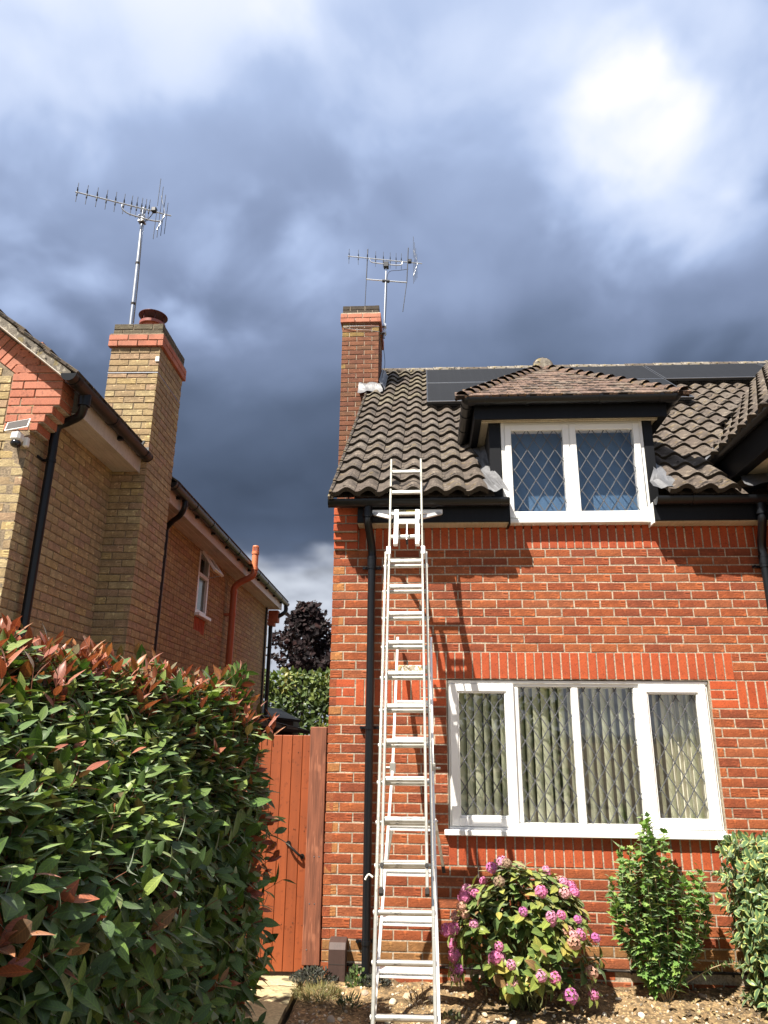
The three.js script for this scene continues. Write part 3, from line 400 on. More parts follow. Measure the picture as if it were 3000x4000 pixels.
  const tileGeo = (seed, w = pw + 0.012, L = 0.375) => { // S profile; local x across, y up the slope, z out
    const n = 10, f = (t) => 0.024 * Math.cos(2 * Math.PI * (t - 0.66)) - (t < 0.12 ? 0.006 * (1 - t / 0.12) : 0), F = [], rr = mul(seed), P = (t, y, k) => [(t - 0.5) * w, y, f(t) - k * th + (y < 0 ? 0.036 : 0.0)];
    for (let i = 0; i < n; i++) { const a = i / n, b = (i + 1) / n; F.push([P(a, -L / 2, 0), P(b, -L / 2, 0), P(b, L / 2, 0), P(a, L / 2, 0)], [P(a, -L / 2, 1), P(b, -L / 2, 1), P(b, -L / 2, 0), P(a, -L / 2, 0)], [P(b, -L / 2, 1), P(a, -L / 2, 1), P(a, L / 2, 1), P(b, L / 2, 1)]); }
    F.push([P(1, -L / 2, 0), P(1, -L / 2, 1), P(1, L / 2, 1), P(1, L / 2, 0)], [P(0, -L / 2, 1), P(0, -L / 2, 0), P(0, L / 2, 0), P(0, L / 2, 1)]);
    return uvm(poly(F), 0.9, rr() * 5, rr() * 5);
  };
  const mossP = [], mossOn = (m, seed) => { // moss crust on a tile tail, toned dark to deepen the shaded row band
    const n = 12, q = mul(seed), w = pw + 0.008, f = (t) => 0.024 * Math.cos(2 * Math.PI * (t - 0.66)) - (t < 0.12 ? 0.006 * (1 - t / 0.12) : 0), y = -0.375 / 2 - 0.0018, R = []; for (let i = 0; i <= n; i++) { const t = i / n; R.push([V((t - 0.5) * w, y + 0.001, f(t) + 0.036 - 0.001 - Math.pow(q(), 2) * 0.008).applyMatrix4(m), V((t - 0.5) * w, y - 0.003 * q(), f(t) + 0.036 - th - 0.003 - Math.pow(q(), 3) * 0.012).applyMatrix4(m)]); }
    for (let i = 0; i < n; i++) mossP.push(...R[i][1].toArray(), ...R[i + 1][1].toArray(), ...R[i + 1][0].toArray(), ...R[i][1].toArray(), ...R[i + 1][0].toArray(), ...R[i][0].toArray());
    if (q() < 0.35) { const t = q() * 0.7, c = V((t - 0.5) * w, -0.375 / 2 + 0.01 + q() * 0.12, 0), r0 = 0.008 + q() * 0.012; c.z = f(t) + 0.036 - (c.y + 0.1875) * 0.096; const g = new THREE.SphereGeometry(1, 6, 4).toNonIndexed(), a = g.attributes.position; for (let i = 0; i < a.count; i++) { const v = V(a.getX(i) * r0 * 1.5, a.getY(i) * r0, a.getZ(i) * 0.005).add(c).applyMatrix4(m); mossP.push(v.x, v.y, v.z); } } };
  const TG = [1, 2, 3, 4, 5, 6].map((s) => tileGeo(s)); const rr = mul(21), TL = [];
  for (let k = 0; k < 19; k++) for (let i = 0; i < 38; i++) {
    const x = 0.01 + (i + 0.5) * pw, c = E0.clone().addScaledVector(U, k * ga + 0.187); const y = c.y, z = c.z;
    if (x > 1.44 && x < 2.97 && z > -1.25) continue; if (x > 1.3 && x < 3.12 && y > 4.75 && y < 5.9 && Math.abs(x - 2.205) < (5.86 - y) * 0.75) continue;
    if (x > 3.5 + Math.max(0, y - 4.3) / 1.168 || y > ridgeY - 0.02) continue;
    if (x < 0.19 && z < -2.95 && z > -3.85) continue;
    if (z < -2.25 && x > 1.05 && x < 4.2) continue; if (z < -3.2 && x > 4.2) continue; // beneath the solar panels
    const m = mat4(V(x, c.y, c.z).addScaledVector(N, 0.012 + (rr() - 0.5) * 0.006), A, U, N).multiply(TR(0, (rr() - 0.5) * 0.008, 0, 0, 0, (rr() - 0.5) * 0.014));
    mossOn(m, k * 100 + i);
    TL.push({ geo: TG[Math.floor(rr() * 6)], m, k: k > 10 && x < 1.0 && rr() < 0.5 ? 5 : Math.floor(rr() * 5), s: pw });
  }
  pieces('roof_tile', TL, K.tile, RF);
  { const vg = uvm(cbox(0.03, 0.33, 0.034, 0.005)); for (let k = 0; k < 19; k++) { const c = E0.clone().addScaledVector(U, k * ga + 0.155); const o = mesh('verge_clip', vg, K.tile.mats[k % 5], RF); o.applyMatrix4(mat4(V(-0.002, c.y, c.z).addScaledVector(N, 0.012), A, U, N).multiply(TR(0, 0, 0, -0.05, 0, 0))); } mesh('undercloak', bar(V(-0.004, RY(0.33) - 0.035, 0.33), V(-0.004, RY(ridgeZ) - 0.035, ridgeZ), 0.05, 0.03, V(0, 0.777, 0.63)), M.cement, RF); }
  { const g = uvm(new THREE.CylinderGeometry(0.115, 0.12, 0.44, 12, 1, false, -Math.PI / 2, Math.PI)); for (let i = 0; i < 16; i++) { const o = mesh('ridge_tile', g, i % 3 ? M.cement : K.tile.mats[4], RF); o.rotation.set(0, 0, -Math.PI / 2); o.rotation.order = 'XYZ'; o.position.set(0.32 + i * 0.445, 7.505 + (rr() - 0.5) * 0.014, ridgeZ); o.setRotationFromMatrix(mat4(V(0, 0, 0), V(0, 0, 1), V(1, 0, 0), V(0, 1, 0))); } }
  // ---- chimney ----
  const CHM = part('chimney', house), cx0 = -0.385, cx1 = 0.165, cz = -3.0, cd = 0.78, top = 8.012, CL = [], CR = [], cr = mul(66);
  mesh('mortar', merge([bx(cx0 + 0.007, cx1 - 0.007, -0.2, top - 0.01, cz - cd, cz - 0.007, 0), bx(cx0 - 0.02, cx1 + 0.02, 7.745, 7.875, cz - cd - 0.02, cz + 0.02, 0)]), M.mortar, CHM);
  const fF = mat4(V(cx0, 0, cz), V(1, 0, 0), V(0, 1, 0), V(0, 0, 1)), fS = mat4(V(cx1, 0, cz), V(0, 0, -1), V(0, 1, 0), V(1, 0, 0)), fW = mat4(V(cx0, 0, cz - cd), V(0, 0, 1), V(0, 1, 0), V(-1, 0, 0));
  for (let k = 0; k < 106; k++) { const v = top - (k + 1) * CH + 0.0055, cor = k === 2 || k === 3, arr = cor ? CR : CL, o = cor ? 0.028 : 0; const t = () => cor ? Math.floor(cr() * 3) : k < 2 ? 5 : (k < 9 && cr() < 0.35) ? 4 : Math.floor(cr() * 4);
    const Wd = cx1 - cx0, e = cor ? 0.028 : 0; const lay = (fr, wd) => { let u = -e, h = k % 2 === 0; if (h) { arr.push(brickAt('H', u, v, 0.1025, bh, o, t(), cr, fr)); u += 0.1125; } while (u < wd + e - 0.02) { const w = Math.min(0.215, wd + e - u); arr.push(brickAt(w > 0.16 ? 'S' : 'H', u, v, w, bh, o, cr() < 0.12 && k > 2 && k < 14 && u > 0.3 && !cor ? 4 : t(), cr, fr)); u += 0.225; } };
    lay(fF, Wd); lay(fS, cd); lay(fW, cd); }
  pieces('brick', CL, K.stack, CHM); pieces('corbel_brick', CR, K.pink, CHM);
  mesh('flaunching', uvm(new THREE.SphereGeometry(0.2, 18, 6, 0, 6.3, 0, 1.2).scale(1, 0.22, 1).translate((cx0 + cx1) / 2, top - 0.02, cz - 0.39)), M.cement, CHM);
  mesh('chimney_pot', cyl(0.115, 0.1, 0.16, 20).translate((cx0 + cx1) / 2 + 0.02, top + 0.045, cz - 0.36), M.terra, CHM);
  { const zf2 = cz + 0.012; const pts = apron([[[-0.12, RY(zf2) + 0.17, zf2], [cx1 + 0.03, RY(zf2) + 0.16, zf2]], [[-0.13, RY(zf2) + 0.05, zf2 + 0.004], [cx1 + 0.07, RY(zf2) + 0.05, zf2 + 0.004]], [[-0.12, RY(-2.86) + 0.055, -2.86], [cx1 + 0.08, RY(-2.86) + 0.055, -2.86]]]); mesh('lead_flashing', pts, M.lead, CHM);
    mesh('lead_flashing', apron([[[cx1 + 0.008, RY(-2.98) + 0.2, -2.98], [cx1 + 0.1, RY(-2.98) + 0.05, -2.98]], [[cx1 + 0.008, RY(-3.4) + 0.2, -3.4], [cx1 + 0.1, RY(-3.4) + 0.05, -3.4]], [[cx1 + 0.008, RY(-3.8) + 0.2, -3.8], [cx1 + 0.1, RY(-3.8) + 0.05, -3.8]]]), M.lead, CHM); }
  // ---- projecting wing at the right: tiled slope, valley, gutter ----
  const WG = part('wing', house), wx = 3.56, wy = 4.31, ws = 1.168, zf3 = 1.25, yv = (x) => wy + ws * (x - wx), zv = (x) => 0.375 - (yv(x) - 3.806) / pitch;
  mesh('wing_deck', uvm(poly([[[wx, wy - 0.05, zf3], [wx, wy - 0.05, zv(wx)], [6.0, yv(6.0) - 0.05, zv(6.0)], [6.0, yv(6.0) - 0.05, zf3]].reverse()])), K.tile.mats[3], WG);
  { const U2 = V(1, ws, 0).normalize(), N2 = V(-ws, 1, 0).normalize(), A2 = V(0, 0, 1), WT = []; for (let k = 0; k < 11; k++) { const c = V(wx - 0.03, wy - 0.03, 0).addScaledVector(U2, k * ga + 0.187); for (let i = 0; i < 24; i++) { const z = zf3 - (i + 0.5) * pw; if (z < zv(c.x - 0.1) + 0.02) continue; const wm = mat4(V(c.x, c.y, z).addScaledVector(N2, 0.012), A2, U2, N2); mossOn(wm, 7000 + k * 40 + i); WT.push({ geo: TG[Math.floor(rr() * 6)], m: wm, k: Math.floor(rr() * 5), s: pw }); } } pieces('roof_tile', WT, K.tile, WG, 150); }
  { const g = new THREE.BufferGeometry(); g.setAttribute('position', new THREE.BufferAttribute(new Float32Array(mossP), 3)); g.computeVertexNormals(); mesh('tile_moss_shade', uvm(g), M.moss, RF).userData.kind = 'stuff'; }
  { const a = V(wx - 0.04, wy + 0.0, zv(wx) + 0.06), b = V(5.2, yv(5.2), zv(5.2)); const q = bar(a, b, 0.1, 0.006, V(-0.5, 0.75, 0.5)); mesh('valley_lead', q, M.lead, WG); }
  mesh('fascia', bx(wx + 0.05, wx + 0.15, wy - 0.26, wy + 0.0, zv(wx) - 0.05, zf3), M.blackW, WG); mesh('soffit', bx(wx + 0.1505, wx + 0.42, wy - 0.245, wy - 0.235, zv(wx), zf3), M.cream, WG);
  { const q = halfRing(0.058, 0.004, zf3 - zv(wx)); q.translate(wx + 0.005, wy + 0.01, zv(wx)); mesh('wing_gutter', uvm(q), M.black, WG); const d = halfDisc(0.06, 0.006); d.translate(wx + 0.005, wy + 0.01, zv(wx) - 0.006); mesh('gutter_end_cap', d, M.black, WG); }
  mesh('wing_cheek', uvm(poly([[[wx + 0.36, 3.6, 0.16], [wx + 0.36, 3.6, zf3], [wx + 0.36, wy - 0.24, zf3], [wx + 0.36, wy - 0.24, -0.6], [wx + 0.36, RY(0.16), 0.16]].reverse()])), M.blackW, WG);
  mesh('wing_wall', bx(wx + 0.4, 6.4, -0.25, 4.1, -0.05, zf3 - 0.1, 0), std(0.4, 0.11, 0.05, rustO), WG);
  mesh('lead_apron', apron([[[wx + 0.2, RY(-0.25) + 0.04, -0.25], [wx + 0.36, RY(-0.25) + 0.1, -0.25]], [[wx + 0.1, RY(0.1) + 0.03, 0.1], [wx + 0.36, RY(0.1) + 0.08, 0.1]], [[wx + 0.03, RY(0.3) + 0.03, 0.32], [wx + 0.36, RY(0.3) + 0.03, 0.32]]]), M.lead, WG);
}
// =====================================================================
// things on and against the brick house
// =====================================================================
{ // ---- solar panels ----
  const t = 0.811, U = V(0, t, -1).normalize(), A = V(1, 0, 0), N = A.clone().cross(U), P0 = V(0, 3.806, 0.375).addScaledVector(N, 0.12);
  const at = (x, z) => V(x, P0.y + t * (P0.z - z), z);
  const rows = [[-3.74, -2.925], [-2.905, -2.0]];
  const lab = ['upper solar panel nearest the brick chimney, above its twin', 'upper black solar panel rising behind the dormer peak', 'upper black solar panel right of the dormer, above a dark mesh skirt', 'upper black solar panel at the right edge of the roof',
    'lower black solar panel nearest the chimney with mesh along its foot', 'lower black solar panel half hidden behind the dormer roof'];
  const spots = [[0.868, 2.54, 0], [2.555, 4.225, 0], [4.245, 5.93, 0], [5.95, 7.3, 0], [0.868, 2.54, 1], [2.555, 4.225, 1]];
  spots.forEach(([x0, x1, r], i) => {
    const [za, zb] = rows[r], a = at(x0, zb), L = at(0, za).distanceTo(at(0, zb)), w = x1 - x0, s = thing('solar_panel', lab[i], 'solar panel', [0, 0, 0], 'solar panels on the tiled roof');
    const m = mat4(a, A, U, N); s.applyMatrix4(m);
    const g = new THREE.PlaneGeometry(w - 0.03, L - 0.03); g.translate(w / 2, L / 2, 0.002); mesh('glass_face', g, M.panel, s);
    mesh('frame', merge([bx(0, w, 0, 0.016, -0.035, 0.004), bx(0, w, L - 0.016, L, -0.035, 0.004), bx(0, 0.016, 0.016, L - 0.016, -0.035, 0.003), bx(w - 0.016, w, 0.016, L - 0.016, -0.035, 0.003)]), M.rod, s);
    mesh('edge_trim', bx(0, w, -0.001, 0.006, -0.01, 0.0055, 0.001), M.galv, s); mesh('backing', bx(0.015, w - 0.015, 0.015, L - 0.015, -0.03, -0.004, 0), M.rubber, s);
    if (i !== 0 && i !== 1) { const b = []; for (let x = 0.01; x < w; x += 0.028) b.push(bx(x, x + 0.003, -0.012, -0.009, -0.115, -0.005, 0)); for (let z = -0.11; z < 0; z += 0.026) b.push(bx(0, w, -0.013, -0.01, z, z + 0.003, 0)); mesh('bird_mesh', merge(b), M.rod, s); mesh('rail', bx(0, w, 0.1, 0.14, -0.085, -0.04, 0.002), M.rod, s); }
  });
}
function yagi(t, o, dir, els, reflS, up = V(0, 1, 0)) { // vertical rods on a boom; o = rear end, dir = towards the front
  const at = (d, h = 0, s = 0) => o.clone().addScaledVector(dir, d).addScaledVector(up, h).addScaledVector(dir.clone().cross(up), s);
  mesh('boom', rod(at(0), at(els.length ? els[els.length - 1] + 0.02 : 1), 0.0085, 8), M.galv, t);
  els.forEach((d, i) => { const h = 0.155 - i * 0.002; mesh('element', rod(at(d, -h, 0.0), at(d, h, 0.0), 0.0036, 6), M.rod, t); mesh('element_clip', merge([rod(at(d, -0.05), at(d, 0.05), 0.0085, 6), rod(at(d, -0.03, 0.02), at(d, 0.055, -0.024), 0.005, 6), rod(at(d, 0.03, 0.02), at(d, -0.055, -0.024), 0.005, 6)]), M.rod, t); });
  for (const s of [-1, 1]) { mesh('reflector_arm', rod(at(0.07), at(0.14, 0.0).addScaledVector(up, s * 0.25), 0.0075, 6), M.galv, t); for (let k = 0; k < 4; k++) { const c = at(0.085 + k * 0.018, s * (0.03 + k * 0.07)); mesh('reflector_rod', rod(c.clone().addScaledVector(dir.clone().cross(up), 0.0).addScaledVector(up, -0.2), c.clone().addScaledVector(up, 0.2), 0.0036, 6).translate(0, 0, (k - 1.5) * 0.05), M.rod, t); } }
  mesh('dipole_box', bx(-0.03, 0.03, -0.03, 0.03, -0.03, 0.03, 0.008).translate(...at(0.2, 0.02).toArray()), M.rod, t);
}
{ // ---- aerial on the red chimney ----
  const t = thing('tv_aerial', 'metal aerial with cross arm and tall dipoles on the red brick chimney', 'aerial');
  const z = -3.3, mb = V(0.222, 7.62, z), mt = V(0.25, 8.96, z);
  mesh('mast', rod(mb, mt, 0.017, 12), M.galv, t);
  mesh('mast_bracket', merge([bx(0.16, 0.24, 7.815, 7.845, z - 0.03, z + 0.03), bx(0.16, 0.24, 7.7, 7.73, z - 0.03, z + 0.03), rod(V(0.235, 7.83, z - 0.05), V(0.235, 7.83, z + 0.05), 0.026, 10), rod(V(0.235, 7.715, z - 0.05), V(0.235, 7.715, z + 0.05), 0.026, 10)]), M.galv, t);
  yagi(t, V(0.82, 8.985, z - 0.04), V(-1, 0.115, 0.05).normalize(), [0.335, 0.42, 0.515, 0.625, 0.75, 0.885, 1.03, 1.18], 1);
  mesh('loop_stay', tube([V(-0.02, 9.09, z), V(0.0, 9.02, z), V(0.08, 8.995, z), V(0.25, 8.965, z), V(0.42, 8.94, z), V(0.49, 8.95, z), V(0.508, 9.0, z)], 0.009, 30, 8), M.galv, t);
  mesh('clamp_box', bx(0.208, 0.288, 8.89, 8.985, z - 0.04, z + 0.05, 0.006), M.rod, t);
  mesh('cross_arm', rod(V(-0.065, 8.692, z), V(0.577, 8.612, z), 0.011, 8), M.galv, t);
  mesh('arm_clamp', rod(V(0.19, 8.655, z), V(0.3, 8.64, z), 0.026, 10), M.rod, t);
  mesh('dipole', merge([rod(V(-0.052, 9.26, z), V(-0.066, 8.692, z), 0.0085, 6), rod(V(-0.066, 8.692, z), V(-0.08, 8.2, z), 0.006, 6)]), M.rod, t); mesh('dipole', merge([rod(V(0.6, 9.26, z), V(0.576, 8.612, z), 0.0085, 6), rod(V(0.576, 8.612, z), V(0.513, 8.08, z), 0.006, 6)]), M.rod, t);
  mesh('cable', tube([V(0.6, 8.86, z), V(0.45, 8.84, z), V(0.31, 8.83, z), V(0.272, 8.76, z + 0.01), V(0.262, 8.5, z + 0.02), V(0.245, 8.0, z + 0.02), V(0.2, 7.6, z), V(0.23, 7.35, z), V(0.24, 7.15, z), V(0.2, 6.95, z), V(0.18, 6.75, z - 0.02)], 0.004, 60, 5), M.rubber, t);
  mesh('lashing', tube([V(0.17, 7.55, z + 0.3), V(0.0, 7.575, -2.985), V(-0.2, 7.59, -2.985), V(-0.37, 7.63, -2.985)], 0.0035, 20, 5), M.galv, t); mesh('lashing', tube([V(0.17, 7.64, z + 0.3), V(0.0, 7.645, -2.985), V(-0.37, 7.648, -2.985)], 0.0035, 20, 5), M.galv, t);
}
{ // ---- extension ladder ----
  const phi = Math.atan(0.4324), t = thing('extension_ladder', 'tall aluminium extension ladder leaning up past the gutter', 'ladder', [0.702, 0, 2.0]);
  t.rotation.order = 'ZXY'; t.rotation.set(-phi, 0, 0.0088);
  const h0 = 0.167, h1 = 0.1365;
  for (const s of [-1, 1]) {
    mesh('stile', bx(s * h0 - 0.01, s * h0 + 0.01, 0.02, 3.545, -0.075, -0.01, 0.004), M.alu, t); mesh('stile', bx(s * (h1 - 0.002) - 0.0095, s * (h1 - 0.002) + 0.0095, 1.02, 4.566, -0.002, 0.05, 0.004), M.alu, t);
    mesh('foot', bx(s * h0 - 0.016, s * h0 + 0.016, -0.02, 0.05, -0.08, -0.005, 0.005), M.rubber, t); mesh('foot', bx(s * (h1 - 0.002) - 0.0135, s * (h1 - 0.002) + 0.0135, 0.985, 1.02, -0.004, 0.052, 0.004), M.rubber, t);
    mesh('guide_bracket', bx(s * (h1 + 0.004) - 0.018, s * (h1 + 0.004) + 0.018, 3.47, 3.55, -0.03, 0.054, 0.004), M.aluB, t);
    mesh('bolt', rod(V(s * 0.134, 1.14, 0.045), V(s * 0.134, 1.14, 0.062), 0.012, 10), M.iron, t);
    for (let k = 0; k < 14; k++) if (k % 1 === 0) mesh('rung_end', rod(V(s * (h0 + 0.011), 0.157 + k * 0.2506, -0.042), V(s * (h0 + 0.016), 0.157 + k * 0.2506, -0.042), 0.013, 10), M.aluB, t);
  }
  for (let k = 0; k < 14; k++) mesh('rung', rod(V(-h0 + 0.01, 0.157 + k * 0.2506, -0.042), V(h0 - 0.01, 0.157 + k * 0.2506, -0.042), 0.0165, 14), M.aluD, t);
  for (let k = 4; k < 18; k++) { const s = 0.157 + k * 0.2506; mesh('rung', merge([bx(-h1 + 0.008, h1 - 0.008, s - 0.004, s + 0.014, 0.008, 0.042, 0.004), rod(V(-h1 + 0.008, s - 0.006, 0.025), V(h1 - 0.008, s - 0.006, 0.025), 0.0135, 12)]), M.aluD, t); }
  mesh('rope', tube([V(-0.19, 1.09, -0.02), V(-0.215, 1.105, -0.02), V(-0.23, 1.09, -0.02), V(-0.236, 1.075, -0.02)], 0.006, 12, 6), std(0.7, 0.68, 0.6), t);
  // stand-off stay clamped to the upper rungs
  const so = thing('ladder_stay', 'pale aluminium stand-off stay holding the ladder away from the black fascia', 'ladder stay');
  mesh('cross_bar', bx(0.355, 0.99, 3.69, 3.732, 0.17, 0.2, 0.004), M.aluB, so); mesh('warning_label', bx(0.59, 0.76, 3.697, 3.726, 0.2005, 0.2025, 0.0005), M.labelY ?? std(0.6, 0.5, 0.1), so); mesh('warning_label', bx(0.6, 0.665, 3.702, 3.722, 0.2028, 0.2038, 0.0003), M.iron, so);
  for (const [x0, x1] of [[0.37, 0.55], [0.975, 0.795]]) mesh('arm', bar(V(x0, 3.7, 0.185), V(x1, 3.57, 0.475), 0.032, 0.02, V(0, 0, 1)), M.aluB, so);
  const onL = (Y, f) => V(0, Y, 2.0 - 0.4324 * Y + f);
  for (const x of [0.592, 0.769]) { const a = onL(3.31, 0.075), b = onL(3.625, 0.075); mesh('channel', bar(V(x, a.y, a.z), V(x, b.y, b.z), 0.036, 0.03, V(0, 0, 1)), M.aluB, so); const c = onL(3.275, 0.09), d = onL(3.305, 0.09); mesh('pivot', bar(V(x, c.y, c.z), V(x, d.y, d.z), 0.034, 0.036, V(0, 0, 1), 0.005), M.aluB, so); }
  { const a = onL(3.505, 0.1); mesh('cross_plate', bx(0.58, 0.785, a.y - 0.022, a.y + 0.022, a.z - 0.012, a.z + 0.002, 0.003), M.aluB, so); const b = onL(3.49, 0.09), c = onL(3.33, 0.09); mesh('screw', rod(V(0.682, b.y, b.z), V(0.682, c.y, c.z), 0.007, 8), M.galv, so); mesh('hook', rod(V(0.682, c.y, c.z), V(0.684, c.y - 0.04, c.z - 0.01), 0.009, 8), M.iron, so); }
}
{ // ---- stepladder behind it ----
  const t = thing('stepladder', 'aluminium stepladder with a paint spattered top step leaning behind the long ladder', 'stepladder');
  const zz = (y) => 0.9 - 0.3154 * y, Lp = [[0.589, 2.604], [0.579, 2.16], [0.566, 1.56], [0.534, 1.152], [0.509, 0.72], [0.487, 0.286], [0.474, 0.0]], Rp = [[0.876, 2.6], [0.875, 1.56], [0.877, 1.166], [0.886, 0.578], [0.897, 0.0]];
  const xat = (P, y) => { for (let i = 0; i < P.length - 1; i++) if (y <= P[i][1] && y >= P[i + 1][1]) return lerp(P[i][0], P[i + 1][0], (P[i][1] - y) / (P[i][1] - P[i + 1][1])); return P[y > 1 ? 0 : P.length - 1][0]; };
  for (const P of [Lp, Rp]) { const g = []; for (const [y0, y1] of [[2.604, 1.56], [1.575, 0.0]]) g.push(bar(V(xat(P, Math.min(y0, 2.6)), y0, zz(y0)), V(xat(P, y1), y1, zz(y1)), 0.02, 0.045, V(0, 0, 1))); g.forEach((q) => mesh('rail', q, M.aluB, t)); mesh('foot', bx(xat(P, 0) - 0.02, xat(P, 0) + 0.02, -0.03, 0.03, zz(0) - 0.035, zz(0) + 0.035, 0.006), M.rubber, t); const y = 1.56; mesh('clamp', merge([bx(xat(P, y) - 0.022, xat(P, y) + 0.022, y - 0.04, y + 0.04, zz(y) - 0.03, zz(y) + 0.03, 0.004), rod(V(xat(P, y) + (P === Lp ? -0.06 : 0.02), y, zz(y)), V(xat(P, y) + (P === Lp ? -0.02 : 0.06), y, zz(y)), 0.01, 8)]), M.aluD, t); }
  [2.052, 1.767, 1.46, 1.155, 0.868, 0.574, 0.287].forEach((y) => { const a = xat(Lp, y) + 0.008, b = xat(Rp, y) - 0.008, z = zz(y); mesh('tread', merge([bx(a, b, y + 0.012, y + 0.022, z - 0.075, z + 0.02, 0.002), bx(a, b, y + 0.004, y + 0.0118, z + 0.006, z + 0.0195, 0.001), bx(a, b, y - 0.012, y + 0.0038, z - 0.012, z - 0.004, 0.001), bx(a, b, y - 0.026, y - 0.0122, z - 0.014, z + 0.018, 0.002), bx(a, b, y - 0.014, y + 0.0118, z - 0.072, z - 0.066, 0.002)]), M.aluB, t); });
  { const y = 2.33, z = zz(y); mesh('top_step', bx(xat(Lp, y) + 0.01, xat(Rp, y) - 0.01, y - 0.034, y + 0.034, z - 0.02, z + 0.02, 0.005), std(0.8, 0.8, 0.78, { map: T.splat, roughness: 0.8 }), t).geometry = uvm(bx(xat(Lp, y) + 0.01, xat(Rp, y) - 0.01, y - 0.034, y + 0.034, z - 0.02, z + 0.02, 0.005), 3); }
  mesh('rear_leg', bar(V(0.888, 1.2, 0.42), V(0.945, 0.87, 0.37), 0.022, 0.03, V(0, 0, 1)), M.aluD, t); mesh('foot', bar(V(0.944, 0.872, 0.37), V(0.952, 0.825, 0.363), 0.026, 0.034, V(0, 0, 1)), M.rubber, t);
  mesh('rear_leg', bar(V(0.575, 1.2, 0.42), V(0.52, 0.87, 0.37), 0.022, 0.03, V(0, 0, 1)), M.aluD, t); mesh('foot', bar(V(0.521, 0.872, 0.37), V(0.513, 0.825, 0.363), 0.026, 0.034, V(0, 0, 1)), M.rubber, t);
  mesh('hinge', rod(V(0.55, 1.19, 0.47), V(0.91, 1.19, 0.47), 0.008, 8), M.galv, t);
}
{ // ---- blinds in the window ----
  const b = thing('vertical_blind', 'cream vertical slat blind hanging behind the wide lower window', 'blind'), r = mul(3);
  mesh('head_rail', bx(1.04, 3.16, 2.2, 2.235, -0.18, -0.13), M.white, b);
  const g = new THREE.PlaneGeometry(0.089, 1.12, 4, 1); { const p = g.attributes.position; for (let i = 0; i < p.count; i++) p.setZ(i, 0.006 * Math.cos(p.getX(i) / 0.0445 * 1.4)); g.computeVertexNormals(); }
  for (let i = 0; i < 30; i++) { const x = 1.06 + i * 0.0717; if (Math.abs(x - 2.03) < 0.03) continue; const o = mesh('slat', g, M.blind, b); o.position.set(x, 1.64, -0.16); o.rotation.y = 0.8 + (r() - 0.5) * 0.35; }
  const c = thing('curtain', 'pale folded curtain at the right end of the lower window', 'curtain'); const q = new THREE.PlaneGeometry(0.34, 1.2, 60, 1), p = q.attributes.position; for (let i = 0; i < p.count; i++) p.setZ(i, 0.022 * Math.sin(p.getX(i) * 95) + 0.01 * Math.sin(p.getX(i) * 41)); q.computeVertexNormals(); q.translate(3.02, 1.62, -0.235); mesh('drape', q, M.curtain, c);
}
{ // ---- side gate and its post ----
  const gt = thing('side_gate', 'orange brown boarded wooden gate between the houses with black handle', 'gate'), r = mul(12);
  const gm = [0.36, 0.34, 0.38].map((k, i) => std(k, k * 0.225, k * 0.055, { map: T.paint, roughness: 0.6, bumpMap: T.wood, bumpScale: 0.0012 }));
  for (let i = 0; i < 11; i++) { const x1 = -0.138 - i * 0.0885; const g = cbox(0.086, 1.765, 0.022, 0.004); mesh('board', uvm(g, 0.8, i * 0.31, i * 0.17), gm[i % 3], gt).position.set(x1 - 0.043, 0.91, -0.071 + (r() - 0.5) * 0.003); }
  for (const y of [0.3, 1.0, 1.62]) mesh('ledge', bx(-1.1, -0.14, y, y + 0.1, -0.115, -0.084), M.gate, gt);
  const hd = part('handle', gt); mesh('grip', tube([V(-0.31, 0.947, -0.06), V(-0.298, 0.938, -0.02), V(-0.25, 0.9, -0.008), V(-0.205, 0.862, -0.02), V(-0.193, 0.852, -0.06)], 0.0095, 24, 8), M.iron, hd);
  for (const [x, y] of [[-0.31, 0.947], [-0.193, 0.852]]) mesh('rose', rod(V(x, y, -0.062), V(x, y, -0.05), 0.02, 12), M.iron, hd);
  const nails = []; for (let i = 0; i < 11; i++) for (const y of [0.34, 0.36, 1.04, 1.06, 1.66]) nails.push(new THREE.SphereGeometry(0.0035, 6, 4).toNonIndexed().translate(-0.16 - i * 0.0885 - (y * 100 % 3) * 0.012, y + (r() - 0.5) * 0.03, -0.059)); mesh('nail_heads', merge(nails), M.iron, gt).userData.kind = 'stuff';
  const po = thing('gate_post', 'weathered reddish brown gate post against the corner of the brick wall', 'post'); mesh('post', uvm(bx(-0.155, -0.014, 0.09, 1.862, -0.1, 0.0, 0.006), 1.6), M.post, po); mesh('post_stub', bx(-0.14, -0.03, -0.2, 0.0895, -0.09, -0.02, 0.004), M.rubber, po);
  for (const [x, y] of [[-0.085, 0.86], [-0.045, 0.86], [-0.11, 0.52], [-0.07, 0.52], [-0.12, 0.2]]) mesh('screw', rod(V(x, y, -0.002), V(x, y, 0.002), 0.005, 8), M.galv, po);
  const fe = thing('fence_panel', 'boarded timber fence filling the gap left of the gate behind the hedge', 'fence'); for (let i = 0; i < 10; i++) mesh('board', uvm(cbox(0.098, 1.6, 0.02, 0.003), 0.8, i * 0.4, 0), gm[i % 3], fe).position.set(-1.2 - i * 0.1, 0.82, -0.12); mesh('rail', bx(-2.2, -1.14, 1.2, 1.28, -0.17, -0.131), M.gate, fe);
}
